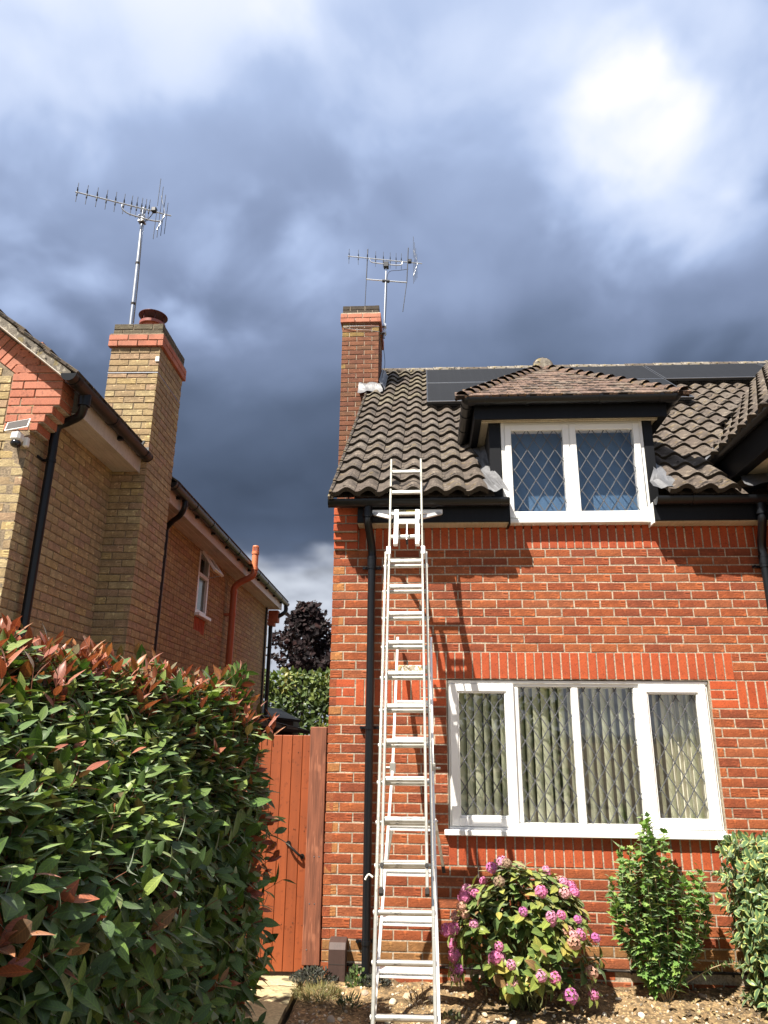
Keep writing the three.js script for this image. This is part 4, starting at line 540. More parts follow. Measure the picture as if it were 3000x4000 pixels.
{ // ---- brown meter box and cable ----
  const b = thing('meter_box', 'small brown sloping meter box at the foot of the brick wall', 'meter box');
  const g = extrude([[0, -0.2], [0.11, -0.2], [0.11, 0.235], [0.085, 0.275], [0, 0.292]], 0.124, 0.004); g.rotateY(-Math.PI / 2); g.translate(0.196, 0, 0.004); mesh('housing', uvm(g), M.box, b); mesh('lid_seam', bx(0.07, 0.198, 0.135, 0.139, 0.117, 0.1195, 0.0005), M.rubber, b);
  const c = thing('cable', 'thin black cable clipped along the damp course of the wall', 'cable'); mesh('sheath', tube([V(0.2, 0.112, 0.02), V(0.6, 0.112, 0.012), V(1.2, 0.108, 0.012), V(1.9, 0.114, 0.012), V(2.3, 0.12, 0.013), V(2.36, 0.115, 0.013), V(3.0, 0.122, 0.012), V(4.0, 0.124, 0.012)], 0.0085, 80, 7), M.rubber, c); for (const x of [0.5, 1.4, 2.35, 3.1]) mesh('clip', bx(x, x + 0.012, 0.1, 0.13, 0.0, 0.024, 0.002), M.rubber, c);
}
// =====================================================================
// the buff brick house on the left, in its own frame: a to the right, y up, b towards the camera
// =====================================================================
const left = thing('buff_brick_house', 'buff brick neighbouring house seen along its shaded side wall', 'house', [-2.43, 0, 1.03]);
left.rotation.y = THREE.MathUtils.degToRad(1.4);
{
  const bh = 0.0655, top = 4.47, r = mul(404), end = 10.3, fS = mat4(V(0, 0, 0), V(0, 0, -1), V(0, 1, 0), V(1, 0, 0)), fF = mat4(V(0, 0, 0), V(1, 0, 0), V(0, 1, 0), V(0, 0, 1));
  const tone = () => { const k = r(); return k < 0.3 ? 0 : k < 0.5 ? 1 : k < 0.63 ? 2 : k < 0.78 ? 3 : k < 0.94 ? 4 : 5; };
  // side wall with the small window opening
  const w0 = 4.93, w1 = 5.5, wy0 = 3.47, wy1 = 4.43, SW = part('side_wall', left), L = [], RS = [];
  mesh('mortar', merge([bx(-0.2, -0.006, -0.2, top, -w0, -0.0, 0), bx(-0.2, -0.006, -0.2, top, -end, -w1, 0), bx(-0.2, -0.006, -0.2, wy0, -w1 + 0.0001, -w0 - 0.0001, 0), bx(-0.2, -0.006, wy1, top, -w1 + 0.0001, -w0 - 0.0001, 0)]), M.mortarB, SW);
  for (let row = 0; row < 58; row++) { const v = top - (row + 1) * CH + 0.0055, cuts = []; let u = 0; if (row % 2 === 0) { cuts.push([0, 0.1025]); u = 0.1125; } for (; u < end; u += 0.225) cuts.push([u, Math.min(end, u + 0.215)]); for (const [a, b] of cuts) { let seg = [[a, b]]; if (v + bh > wy0 && v < wy1) seg = (b <= w0 || a >= w1) ? seg : [[a, w0 - 0.005], [w1 + 0.005, b]].filter(([m, n]) => n - m > 0.03); if (v > 3.2 && v < 3.44) seg = seg.flatMap(([m, n]) => (n <= w0 - 0.01 || m >= w1 - 0.02) ? [[m, n]] : [[m, w0 - 0.01], [w1 - 0.02, n]].filter(([c, d]) => d - c > 0.03)); for (const [m, n] of seg) { if (m > 1.64 && n < 2.4) continue; L.push(brickAt(n - m > 0.16 ? 'S' : 'H', m, v, n - m, bh, 0, tone(), r, fS)); } } }
  pieces('brick', L, K.buff, SW);
  for (let i = 0; i < 7; i++) RS.push(brickAt('D', w0 + 0.005 + i * 0.077, 3.215, 0.0665, 0.2185, 0.001, i % 4, r, fS)); pieces('soldier_brick', RS, K.smooth, SW);
  // front gable wall
  const FW = part('gable_wall', left), FL = [], slope = 0.784, line = (a) => 4.66 + slope * (0.229 - a), half = -4.0;
  const gm2 = poly([[[-8, -0.2, -0.006], [-0.006, -0.2, -0.006], [-0.006, line(-0.006) - 0.02, -0.006], [half, line(half) - 0.02, -0.006], [-8, line(-0.006) - 0.02, -0.006]]]); mesh('mortar', uvm(gm2), M.mortarB, FW);
  for (let row = -30; row < 58; row++) { const v = top - (row + 1) * CH + 0.0055; let u = row % 2 === 0 ? -0.1025 : -0.215, w = row % 2 === 0 ? 0.1025 : 0.215; for (; u > -3.2; ) { let uw = w; if (v > 4.17 && u + w > -0.24) uw = -0.24 - u; if (uw > 0.04 && v + bh < 4.556 - 0.75 * (u + uw)) FL.push(brickAt(uw > 0.16 ? 'S' : 'H', u, v, uw, bh, 0, r() < 0.75 ? [0, 2, 5, 2][Math.floor(r() * 4)] : tone(), r, fF)); u -= 0.225; w = 0.215; } }
  pieces('brick', FL, K.buff, FW);
  // red kneeler stepping out to carry the eaves, and the sloping course below the verge
  const KN = part('kneeler', left), ends = [0.057, 0.107, 0.162, 0.214, 0.216, 0.214, 0.21, 0.15, 0.055, -0.045, -0.14], kb = [];
  ends.forEach((e, i) => { const v = 4.187 + i * CH; const cuts = i % 2 ? [[-0.23, -0.13], [-0.12, e]] : [[-0.23, -0.02], [-0.01, e]]; cuts.forEach(([a, b], j) => { if (b - a < 0.03) return; mesh('brick', bx(a, b, v, v + bh, -0.21, 0.004 + j * 0.001, 0.003), K.pink.mats[(i + j) % 3], KN); }); kb.push(bx(-0.228, e - 0.008, v - 0.011, v + bh + 0.0, -0.2, -0.006, 0)); });
  mesh('mortar', merge(kb), M.mortar, KN);
  { const an = -Math.atan(0.75), g = [0, 1].map((q) => brickGeo(0.065, 0.215, 0.06, 70 + q, 0.003, 0.0008)); for (let i = 0; i < 34; i++) { const t = 0.28 + i * 0.0755, o = mesh('verge_brick', g[i % 2], K.pink.mats[i % 3], FW); o.position.set(0.122 - 0.8 * t, 4.596 + 0.6 * t, 0.003); o.rotation.z = an; } }
  // chimney stack on the side wall
  const CM = part('chimney', left), c0 = -0.2, c1 = 0.36, cb = -1.62, cd = 0.79, ct = 6.23, CL = [], CR = [], fC = mat4(V(c0, 0, cb), V(1, 0, 0), V(0, 1, 0), V(0, 0, 1)), fD = mat4(V(c1, 0, cb), V(0, 0, -1), V(0, 1, 0), V(1, 0, 0));
  mesh('mortar', merge([bx(c0 + 0.006, c1 - 0.006, 4.3, ct - 0.01, cb - cd, cb - 0.006, 0), bx(-0.1, c1 - 0.0062, -0.2, 4.3, cb - cd + 0.001, cb - 0.0062, 0), bx(c0 - 0.02, c1 + 0.022, 5.95, 6.09, cb - cd - 0.02, cb + 0.022, 0)]), M.mortarB, CM);
  for (let k = 0; k < 82; k++) { const v = ct - (k + 1) * CH + 0.0055, cor = k === 2 || k === 3, e = cor ? 0.03 : 0, arr = cor ? CR : CL, t = () => cor ? Math.floor(r() * 3) : k < 2 ? 6 : k < 6 && r() < 0.3 ? 3 : tone(); const lay = (fr, u0, wd) => { let u = u0 - e; if (k % 2) { arr.push(brickAt('H', u, v, 0.1025, bh, e, t(), r, fr)); u += 0.1125; } while (u < wd + e - 0.02) { const w = Math.min(0.215, wd + e - u); arr.push(brickAt(w > 0.16 ? 'S' : 'H', u, v, w, bh, e, t(), r, fr)); u += 0.225; } }; lay(fC, v < 4.4 ? 0.2 : 0, c1 - c0); lay(fD, 0, cd); }
  pieces('brick', CL, K.buff, CM); pieces('corbel_brick', CR, K.pink, CM);
  { const p = [[-0.2, 4.98], [-0.2, 5.181]]; for (let i = 0; i < 6; i++) { const e = -0.187 + 0.1 * i, y = 5.181 - 0.079 * i; p.push([e, y], [e - 0.035 + (i === 0 ? 0.03 : 0), y - 0.079]); } p.push([0.362, 4.707], [0.362, 4.55]); mesh('stepped_flashing', extrude(p, 0.004).translate(0, 0, cb + 0.003), M.lead, CM); }
  mesh('white_tag', bx(0.32, 0.362, 5.74, 5.8, cb + 0.004, cb + 0.012, 0.002), M.white, CM); mesh('strap', bx(c0 - 0.004, c1 + 0.004, 5.6, 5.61, cb - cd, cb + 0.005, 0.001), M.galv, CM);
  { const C2 = part('chimney_cowl', left), x = 0.06, z = -2.03; mesh('pot', cyl(0.135, 0.125, 0.24, 24).translate(x, 6.33, z), M.terra, C2); mesh('band', cyl(0.152, 0.152, 0.035, 24).translate(x, 6.46, z), phy(0.28, 0.09, 0.07, { roughness: 0.4 }), C2); for (let i = 0; i < 6; i++) { const a = i * Math.PI / 3; mesh('strut', rod(V(x + Math.cos(a) * 0.13, 6.45, z + Math.sin(a) * 0.13), V(x + Math.cos(a) * 0.13, 6.59, z + Math.sin(a) * 0.13), 0.006, 6), M.cowl, C2); } mesh('cap', uvm(new THREE.LatheGeometry([[0, 6.63], [0.1, 6.615], [0.168, 6.585], [0.17, 6.578], [0.16, 6.575], [0, 6.6]].map(([a, b]) => new THREE.Vector2(a, b)), 28).translate(x, 0, z)), M.cowl, C2); }
  // roof
  const RF = part('roof', left), ry = (a) => 4.707 + slope * (0.288 - a), rz0 = 0.1, rz1 = -10.5;
  mesh('roof_slab', uvm(poly([[[0.33, ry(0.33) - 0.03, rz0 - 0.03], [0.33, ry(0.33) - 0.03, rz1], [half, ry(half) - 0.03, rz1], [half, ry(half) - 0.03, rz0 - 0.03]], [[0.33, ry(0.33) - 0.06, rz1], [0.33, ry(0.33) - 0.06, rz0 - 0.03], [half, ry(half) - 0.06, rz0 - 0.03], [half, ry(half) - 0.06, rz1]], [[half, ry(half) - 0.03, rz0 - 0.03], [half, ry(half) - 0.03, rz1], [-8.3, ry(0.3) - 0.03, rz1], [-8.3, ry(0.3) - 0.03, rz0 - 0.03]]])), K.tile.mats[1], RF);
  { const U = V(-1, slope, 0).normalize(), N = V(slope, 1, 0).normalize(), rr = mul(9), g = cbox(0.3, 0.4, 0.03, 0.006), list = []; for (let k = 0; k < 14; k++) for (let i = 0; i < 36; i++) { if (k > 1 && i > 1) continue; const c = V(0.36, ry(0.36), 0).addScaledVector(U, k * 0.33 + 0.2); const z = rz0 - 0.15 - i * 0.3; if (i > 3 && i < 9 && k < 3 && z < -1.4 && z > -2.6) continue; const m = mat4(V(c.x, c.y, z).addScaledVector(N, 0.012), V(0, 0, -1), U, N).multiply(TR(0, 0, 0, -0.06, (rr() - 0.5) * 0.02, (rr() - 0.5) * 0.02)); list.push({ geo: g, m, k: Math.floor(rr() * 5), s: 0.2 }); } pieces('roof_tile', list, K.tile, RF, 120); }
  mesh('verge_mortar', uvm(poly([[[0.31, ry(0.31) - 0.01, rz0 - 0.012], [-3.9, ry(-3.9) - 0.01, rz0 - 0.012], [-3.9, ry(-3.9) - 0.095, rz0 - 0.02], [0.31, ry(0.31) - 0.095, rz0 - 0.02]], [[0.31, ry(0.31) - 0.095, rz0 - 0.02], [-3.9, ry(-3.9) - 0.095, rz0 - 0.02], [-3.9, ry(-3.9) - 0.095, 0], [0.31, ry(0.31) - 0.095, 0]]])), M.cement, RF); mesh('undercloak', bar(V(0.27, ry(0.27) - 0.105, rz0 - 0.03), V(-3.9, ry(-3.9) - 0.105, rz0 - 0.03), 0.008, 0.11, V(0, 0, 1)), M.soffitW, RF);
  // eaves: soffit boards, fascia, gutters
  for (const [z0, z1] of [[-0.215, -1.615], [-2.415, -10.3]]) { for (let i = 0; i < 3; i++) mesh('soffit_board', bx(0.002 + i * 0.093, 0.091 + i * 0.093, 4.43, 4.442, z1, z0, 0.003), M.soffitW, left); mesh('fascia', bx(0.2805, 0.296, 4.415, 4.6, z1, z0, 0.003), M.soffitW, left); }
  for (const [z0, z1, m] of [[0.2, -1.61, M.brownG], [-2.42, -10.55, M.brownG]]) { const P2 = part('gutter', left), q = halfRing(0.062, 0.004, z0 - z1); q.translate(0.358, 4.602, z1); mesh('channel', uvm(q), m, P2); for (const z of [z0, z1 - 0.006]) mesh('end_cap', halfDisc(0.065, 0.006).translate(0.358, 4.602, z), M.black, P2); for (let z = z0 - 0.1; z > z1; z -= 0.8) { mesh('union_bracket', uvm(halfRing(0.068, 0.006, 0.06).translate(0.358, 4.602, z - 0.03)), M.black, P2); mesh('gutter_bracket', bx(0.296, 0.35, 4.52, 4.555, z - 0.31, z - 0.27, 0.003), M.black, P2); } }
  const pipe = (name, pts, rad, y0, x, z, m, clips) => { const P2 = part(name, left); mesh('swan_neck', tube(pts, rad * 1.04, 30, 14), m, P2); mesh('pipe', rod(V(x, y0, z), V(x, pts[pts.length - 1].y, z), rad, 16), m, P2); for (const y of clips) mesh('clip', merge([cyl(rad * 1.16, rad * 1.16, 0.03, 16).translate(x, y, z), bx(-0.002, x, y - 0.01, y + 0.01, z - 0.012, z + 0.012), bx(-0.002, 0.012, y - 0.012, y + 0.012, z + 0.02, z + 0.1)]), m, P2); return P2; };
  { const p = pipe('downpipe', [V(0.356, 4.53, -0.12), V(0.352, 4.46, -0.13), V(0.31, 4.41, -0.18), V(0.17, 4.375, -0.25), V(0.09, 4.34, -0.258), V(0.072, 4.28, -0.258), V(0.072, 4.1, -0.258)], 0.036, -0.2, 0.072, -0.258, M.black, [4.02, 2.45, 1.0]); mesh('hopper', cyl(0.05, 0.055, 0.12, 16).translate(0.356, 4.52, -0.12), M.black, p); }
  pipe('downpipe', [V(0.358, 4.56, -2.95), V(0.358, 4.46, -2.95), V(0.3, 4.38, -3.0), V(0.16, 4.33, -3.12), V(0.07, 4.26, -3.2), V(0.07, 4.1, -3.2)], 0.034, -0.2, 0.07, -3.2, M.black, [3.9, 2.4]);
  pipe('downpipe', [V(0.358, 4.56, -10.45), V(0.358, 4.42, -10.45), V(0.3, 4.35, -10.4), V(0.1, 4.2, -10.35), V(0.06, 4.05, -10.35), V(0.06, 3.9, -10.35)], 0.045, -0.2, 0.06, -10.35, M.black, [3.6, 2.2]); mesh('service_pipe', rod(V(0.03, -0.2, -9.95), V(0.03, 4.42, -9.95), 0.02, 8), M.black, left);
  { const P2 = part('soil_pipe', left), x = 0.13, z = -6.6; mesh('pipe', rod(V(x, -0.2, z), V(x, 4.14, z), 0.055, 20), M.terra, P2); mesh('offset_bend', tube([V(x, 4.1, z), V(x, 4.17, z), V(x + 0.04, 4.235, z), V(x + 0.13, 4.3, z), V(x + 0.25, 4.36, z), V(x + 0.315, 4.41, z), V(x + 0.33, 4.48, z), V(x + 0.33, 4.54, z)], 0.056, 34, 16), M.terra, P2); mesh('vent_pipe', rod(V(x + 0.33, 4.5, z), V(x + 0.33, 4.83, z), 0.055, 20), M.terraL, P2); for (const [y, xx] of [[4.1, x], [3.72, x], [4.52, x + 0.33], [4.8, x + 0.33]]) mesh('collar', cyl(0.064, 0.064, 0.045, 20).translate(xx, y, z), y > 4.4 ? M.terraL : M.terra, P2); const slots = []; for (let i = 0; i < 16; i++) { const a = i / 16 * Math.PI * 2; slots.push(bx(-0.006, 0.006, 4.82, 4.91, -0.004, 0.004, 0).translate(0.052, 0, 0).rotateY(a).translate(x + 0.33, 0, z)); } mesh('vent_cage', merge([...slots, cyl(0.056, 0.05, 0.02, 20).translate(x + 0.33, 4.92, z)]), M.terraL, P2); mesh('clip', bx(0, x, 3.7, 3.74, z - 0.05, z + 0.05), M.terra, P2); }
  // small side window, top light open
  { const W = part('window', left); const fb = (y0, y1, z0, z1, w, x0, x1) => merge([bx(x0, x1, y0, y0 + w, z0, z1, 0.003), bx(x0, x1, y1 - w, y1, z0, z1, 0.003), bx(x0, x1, y0 + w, y1 - w, z0, z0 + w, 0.003), bx(x0, x1, y0 + w, y1 - w, z1 - w, z1, 0.003)]); const za = -w1 + 0.005, zc = -w0 - 0.005; mesh('frame', fb(wy0 + 0.02, wy1, za, zc, 0.06, -0.08, 0.0), M.white, W); mesh('transom', bx(-0.078, 0.002, 4.05, 4.11, za + 0.06, zc - 0.06, 0.003), M.white, W); mesh('sill', bx(-0.08, 0.075, wy0 - 0.03, wy0 + 0.019, za - 0.05, zc + 0.03, 0.005), M.white, W); mesh('pane', bx(-0.045, -0.04, wy0 + 0.06, 4.07, za + 0.05, zc - 0.05, 0), phy(0.05, 0.09, 0.075, { roughness: 0.12 }), W); const S = part('top_light', left); mesh('sash', fb(-0.36, 0, -0.24, 0.24, 0.05, -0.02, 0.02), M.white, S); mesh('pane', bx(-0.004, 0.0, -0.33, -0.03, -0.21, 0.21, 0), M.darkGlass, S); mesh('stay', rod(V(-0.02, -0.34, -0.2), V(-0.2, -0.26, -0.2), 0.006, 6), M.galv, S); S.position.set(0.02, 4.425, (za + zc) / 2); S.rotation.z = 0.62; mesh('lead_lattice', merge(Array.from({ length: 5 }, (_, i) => bar(V(-0.03, 4.12, za + 0.07 + i * 0.09), V(-0.03, 4.37, za + 0.13 + i * 0.09), 0.006, 0.003, V(1, 0, 0)))), M.leadS, W); mesh('interior', bx(-0.3, -0.2005, wy0 - 0.05, wy1 + 0.05, za - 0.05, zc + 0.05, 0), M.roomD, W); }
  mesh('rear_wall', bx(-8, -0.21, -0.2, 4.4, -10.3, -10.1, 0), M.mortarB, left);
  mesh('rear_kneeler', merge([bx(0.0, 0.22, 4.16, 4.42, -10.52, -10.3), bx(0.0, 0.14, 4.08, 4.1595, -10.52, -10.3)]), K.pink.mats[0], left);
}
{ // ---- aerial on the left chimney (world coordinates through the house frame) ----
  const W = (a, y, b) => V(a, y, b).applyAxisAngle(V(0, 1, 0), left.rotation.y).add(left.position);
  const t = thing('tv_aerial', 'long aerial on a tall bare mast above the buff brick chimney', 'aerial');
  mesh('mast', rod(W(-0.03, 6.05, -1.66), W(-0.062, 7.72, -1.66), 0.024, 14), M.galv, t); mesh('mast_top', rod(W(-0.062, 7.6, -1.66), W(-0.068, 7.86, -1.66), 0.018, 12), M.galv, t);
  for (const y of [6.5, 7.05, 7.62]) mesh('tape', rod(W(-0.03 - (y - 6.05) * 0.019, y, -1.66), W(-0.031 - (y - 6.05) * 0.019, y + 0.03, -1.66), 0.0265, 12), M.rubber, t);
  const rear = W(0.255, 7.795, -1.725), front = W(-0.77, 7.81, -1.31), d = front.clone().sub(rear).normalize();
  yagi(t, rear, d, [0.26, 0.3, 0.345, 0.4, 0.46, 0.545, 0.64, 0.74, 0.845, 0.955, 1.06], 1);
  const s = (k, y) => rear.clone().addScaledVector(d, k).setY(y); mesh('loop_stay', tube([s(0.56, 7.79), s(0.56, 7.74), s(0.5, 7.69), s(0.36, 7.67), s(0.16, 7.67), s(0.1, 7.7), s(0.1, 7.79)], 0.009, 30, 8), M.galv, t);
  mesh('clamp', bx(-0.04, 0.04, -0.05, 0.05, -0.04, 0.04, 0.006).translate(...W(-0.066, 7.69, -1.66).toArray()), M.galv, t);
  mesh('cable', tube([s(0.2, 7.8), s(0.24, 7.7), W(-0.04, 7.6, -1.63), W(-0.02, 7.2, -1.63), W(-0.0, 6.7, -1.63), W(0.01, 6.24, -1.63)], 0.005, 40, 5), M.rubber, t);
  // ---- security camera ----
  const c = thing('security_camera', 'white dome security camera with a small tilted solar panel on the buff wall', 'camera'); c.position.copy(W(-0.06, 4.06, 0.0)); c.rotation.y = left.rotation.y;
  mesh('mount', bx(0.035, 0.075, -0.03, 0.05, 0.0, 0.04, 0.006), M.white, c); mesh('housing', uvm(cbox(0.085, 0.085, 0.09, 0.02)).translate(0.005, 0.035, 0.075), M.white, c); mesh('dome', new THREE.SphereGeometry(0.042, 20, 14).toNonIndexed().scale(1, 0.85, 1).translate(0.005, -0.026, 0.08), phy(0.012, 0.012, 0.014, { roughness: 0.12 }), c);
  const pn = part('solar_panel', c); mesh('panel_frame', cbox(0.19, 0.008, 0.125, 0.003), M.white, pn); mesh('panel_face', cbox(0.17, 0.003, 0.106, 0.001).translate(0, 0.0055, 0), phy(0.05, 0.045, 0.045, { roughness: 0.6, specularIntensity: 0.4 }), pn); mesh('panel_back', cbox(0.14, 0.004, 0.09, 0.001).translate(0, -0.0065, 0), M.soffitW, pn); pn.position.set(0.0, 0.135, 0.09); pn.rotation.set(1.0, 0.2, 0.08); mesh('panel_stalk', rod(V(0.0, 0.07, 0.075), V(0, 0.13, 0.085), 0.008, 8), M.white, c);
}
// =====================================================================
// plants
// =====================================================================
function leafGeo(w = 0.42, fold = 0.1, curl = 0.12, seg = 5, tipPow = 1.0) { // base at 0, tip at y = 1, upper face +z
  const P = [], U = [], I = []; for (let j = 0; j <= seg; j++) { const t = j / seg, hw = w * 0.5 * Math.pow(Math.sin(Math.PI * Math.pow(clamp(t, 0.02, 0.985), 0.85)), tipPow), z = -curl * (t - 0.15) * (t - 0.15) * 1.2; P.push(-hw, t, z + fold * hw * 2, 0, t, z, hw, t, z + fold * hw * 2); U.push(0.5 - hw / w, t, 0.5, t, 0.5 + hw / w, t); }
  for (let j = 0; j < seg; j++) { const a = j * 3; for (const k of [0, 1]) I.push(a + k, a + k + 1, a + k + 4, a + k, a + k + 4, a + k + 3); }
  const g = new THREE.BufferGeometry(); g.setAttribute('position', new THREE.BufferAttribute(new Float32Array(P), 3)); g.setAttribute('uv', new THREE.BufferAttribute(new Float32Array(U), 2)); g.setIndex(I); g.computeVertexNormals(); return g;
}
function lobedGeo() { const R = [[0, 0], [0.28, 0.12], [0.5, 0.42], [0.26, 0.46], [0.3, 0.72], [0.14, 0.68], [0, 1]], pts = [...R, ...R.slice(1, 6).reverse().map(([x, y]) => [-x, y])], P = [0, 0.35, -0.03], U = [0.5, 0.35], I = []; pts.forEach(([x, y], i) => { P.push(x, y, 0.12 * Math.abs(x) - 0.1 * y * y); U.push(0.5 + x, y); I.push(0, 1 + i, 1 + (i + 1) % pts.length); }); const g = new THREE.BufferGeometry(); g.setAttribute('position', new THREE.BufferAttribute(new Float32Array(P), 3)); g.setAttribute('uv', new THREE.BufferAttribute(new Float32Array(U), 2)); g.setIndex(I); g.computeVertexNormals(); return g; }
const leafM = (p, d, n, len, wid) => { const y = d.clone().normalize(), x = y.clone().cross(n).normalize(), z = x.clone().cross(y); return new THREE.Matrix4().makeBasis(x, y, z).scale(V(wid ?? len, len, len)).setPosition(p); };
const rv = (r) => V(r() * 2 - 1, r() * 2 - 1, r() * 2 - 1);
const leafMat = (c, o = {}) => phy(c[0], c[1], c[2], { map: T.leaf, roughness: 0.9, transmission: 0.35, thickness: 0, clearcoat: 0.5, clearcoatRoughness: 0.28, side: THREE.DoubleSide, ...o });
function foliage(t, list, geos, tones, o = {}, name = 'leaf', max = 300) { // list of { m, k, s }
  const mats = tones.map((c) => leafMat(c, o)), w = new THREE.Matrix4(); t.updateWorldMatrix(true, false); for (const q of list) { w.multiplyMatrices(t.matrixWorld, q.m); q.z = shows(w, q.s); } list.sort((a, b) => b.z - a.z);
  const one = list.slice(0, max), rest = list.slice(max);
  one.forEach((q, i) => { const e = mesh(name, geos[i % geos.length], mats[q.k], t); q.m.decompose(e.position, e.quaternion, e.scale); });
  if (rest.length) { const im = new THREE.InstancedMesh(geos[0], leafMat([1, 1, 1], o), rest.length), c = new THREE.Color(), r = mul(rest.length); rest.forEach((q, i) => { im.setMatrixAt(i, q.m); const k = 0.85 + r() * 0.3, tn = tones[q.k]; im.setColorAt(i, c.setRGB(tn[0] * k, tn[1] * k, tn[2] * k)); }); im.name = 'foliage'; im.userData.kind = 'stuff'; im.castShadow = im.receiveShadow = true; t.add(im); }
}
function sprig(list, twigs, r, p, d, L, n, o) { // a shoot: stem from p along d with n leaves round it
  d = d.clone().normalize(); const a = Math.abs(d.y) < 0.9 ? V(0, 1, 0) : V(1, 0, 0), x = d.clone().cross(a).normalize(), y = d.clone().cross(x), e = p.clone().addScaledVector(d, L); let ph = r() * 6.28;
  if (twigs) twigs.push(rod(p.clone().addScaledVector(d, -0.04), e, o.tw ?? 0.0022, 4, 0.0012));
  for (let i = 0; i < n; i++) { const t = n > 1 ? i / (n - 1) : 1; ph += 2.4; const rad = x.clone().multiplyScalar(Math.cos(ph)).addScaledVector(y, Math.sin(ph)), up = lerp(o.a0 ?? 0.2, o.a1 ?? 1.3, t), dir = d.clone().multiplyScalar(up).add(rad).add(rv(r).multiplyScalar(o.jit ?? 0.28)); if (o.droop) dir.y -= o.droop; const len = o.len * (0.7 + r() * 0.55) * (t > 0.85 ? 0.75 : 1); list.push({ m: leafM(p.clone().addScaledVector(d, L * t), dir, d.clone().add(rv(r).multiplyScalar(0.35)).add(V(0, 0.3, 0)), len, len * (o.wid ?? 1) * (0.85 + r() * 0.3)), k: o.k(t), s: len }); }
}
{ // ---- the red tipped hedge along the path ----
  const h = thing('photinia_hedge', 'tall glossy green hedge with red young shoots along the top', 'hedge', [0, 0, 0]), r = mul(2024), L = [], tw = [];
  const tones = [[0.09, 0.2, 0.014], [0.065, 0.155, 0.014], [0.15, 0.27, 0.02], [0.045, 0.11, 0.012], [0.27, 0.37, 0.05], [0.46, 0.12, 0.04], [0.38, 0.085, 0.034], [0.52, 0.19, 0.05], [0.26, 0.13, 0.045], [0.17, 0.13, 0.035]];
  const x0 = -1.35, xr = -0.23, zN = 5.15, zF = 1.62, top = 2.1, tp = (z) => lerp(1.93, 2.03, sstep(1.7, 2.9, z));
  const fx = (y, z) => xr + 0.1 * (fbm3(0, y * 1.6, z * 1.6, 3, 5) - 0.5) * 2 - lerp(0.28, 0.7, sstep(1.8, 3.2, z)) * Math.pow(clamp((y - 1.15) / 0.95), 1.35) - 0.09 * (1 - sstep(0, 0.5, y)) + 0.11 * (1 - sstep(1.6, 2.7, z));
  const green = () => { const k = r(); return k < 0.4 ? 0 : k < 0.68 ? 1 : k < 0.86 ? 2 : k < 0.95 ? 3 : 4; }, redk = () => { const k = r(); return k < 0.4 ? 5 : k < 0.7 ? 6 : k < 0.88 ? 7 : 8; };
  for (let i = 0; i < 2000; i++) { const z = zF + r() * (zN - zF), y = 0.06 + Math.pow(r(), 0.75) * (tp(z) - 0.04), x = fx(y, z) - Math.pow(r(), 1.5) * 0.14; const isRed = r() < 0.07 + 0.14 * sstep(1.5, 2.0, y) + 0.5 * (1 - sstep(1.7, 2.3, z)) * sstep(0.3, 1.2, y), sh = sstep(1.2, 1.9, y); sprig(L, tw, r, V(x - 0.05, y, z), V(0.75 - 0.3 * sh, 0.42 + 0.5 * sh, (r() - 0.5) * 1.1), 0.07 + r() * 0.1, 4 + Math.floor(r() * 4), { len: isRed ? 0.1 : 0.122, wid: 1, a0: 0.15, a1: isRed ? 1.7 : 0.9, droop: isRed ? 0 : 0.14, k: (t) => isRed && t > 0.4 ? redk() : sh > 0.4 && r() < 0.35 ? 4 : green() }); }
  for (let i = 0; i < 1700; i++) { const z = zF + r() * (zN - zF), x = x0 + r() * (fx(2.05, z) - x0), y = tp(z) - 0.03 + 0.09 * (fbm3(x * 2, 3, z * 2, 3, 8) - 0.5) - Math.pow(r(), 1.6) * 0.14; sprig(L, tw, r, V(x, y, z), V((r() - 0.5) * 0.9, 1, (r() - 0.5) * 0.9), 0.07 + r() * 0.08, 6, { len: 0.095, wid: 1, a0: 0.2, a1: 1.0, k: () => r() < 0.3 ? 4 : green() }); }
  for (let i = 0; i < 1700; i++) { const z = zF + r() * (zN - zF), y = 1.3 + r() * (tp(z) - 1.3), x = fx(y, z) - Math.pow(r(), 2) * 0.08; sprig(L, tw, r, V(x - 0.03, y, z), V(0.35, 0.9, (r() - 0.5) * 1.0), 0.06 + r() * 0.08, 5, { len: 0.1, wid: 1, a0: 0.1, a1: 0.8, k: () => { const q = r(); return q < 0.4 ? 4 : q < 0.7 ? 2 : q < 0.94 ? 0 : 9; } }); }
  for (let i = 0; i < 1250; i++) { const z = zF - 0.05 + Math.pow(r(), 1.3) * (zN - zF), x = x0 + 0.05 + r() * (fx(2.0, z) - x0) + (r() < 0.14 ? 0.2 * r() : 0), y = tp(z) - 0.05 - 0.5 * Math.max(0, x - fx(2.05, z)); const hgt = 0.08 + Math.pow(r(), 2) * 0.17; sprig(L, tw, r, V(x, y, z), V((r() - 0.5) * 0.45, 1, (r() - 0.5) * 0.45), hgt, 4 + Math.floor(r() * 4), { len: 0.098, wid: 0.9, a0: 0.7, a1: 1.9, tw: 0.003, k: (t) => t > 0.15 ? (r() < 0.9 ? redk() : 9) : 9 }); }
  for (let i = 0; i < 520; i++) { const x = x0 + r() * (xr - x0), y = 0.05 + r() * top; sprig(L, tw, r, V(Math.min(x, fx(y, zF)), y, zF + r() * 0.12), V((r() - 0.5), 0.5, -0.8), 0.1, 7, { len: 0.09, k: () => r() < 0.3 ? redk() : green() }); }
  for (let i = 0; i < 420; i++) { const x = x0 + r() * (xr - x0), y = 0.05 + r() * top; sprig(L, tw, r, V(Math.min(x, fx(y, zN)), y, zN - r() * 0.1), V((r() - 0.5), 0.5, 0.8), 0.1, 7, { len: 0.09, k: green }); }
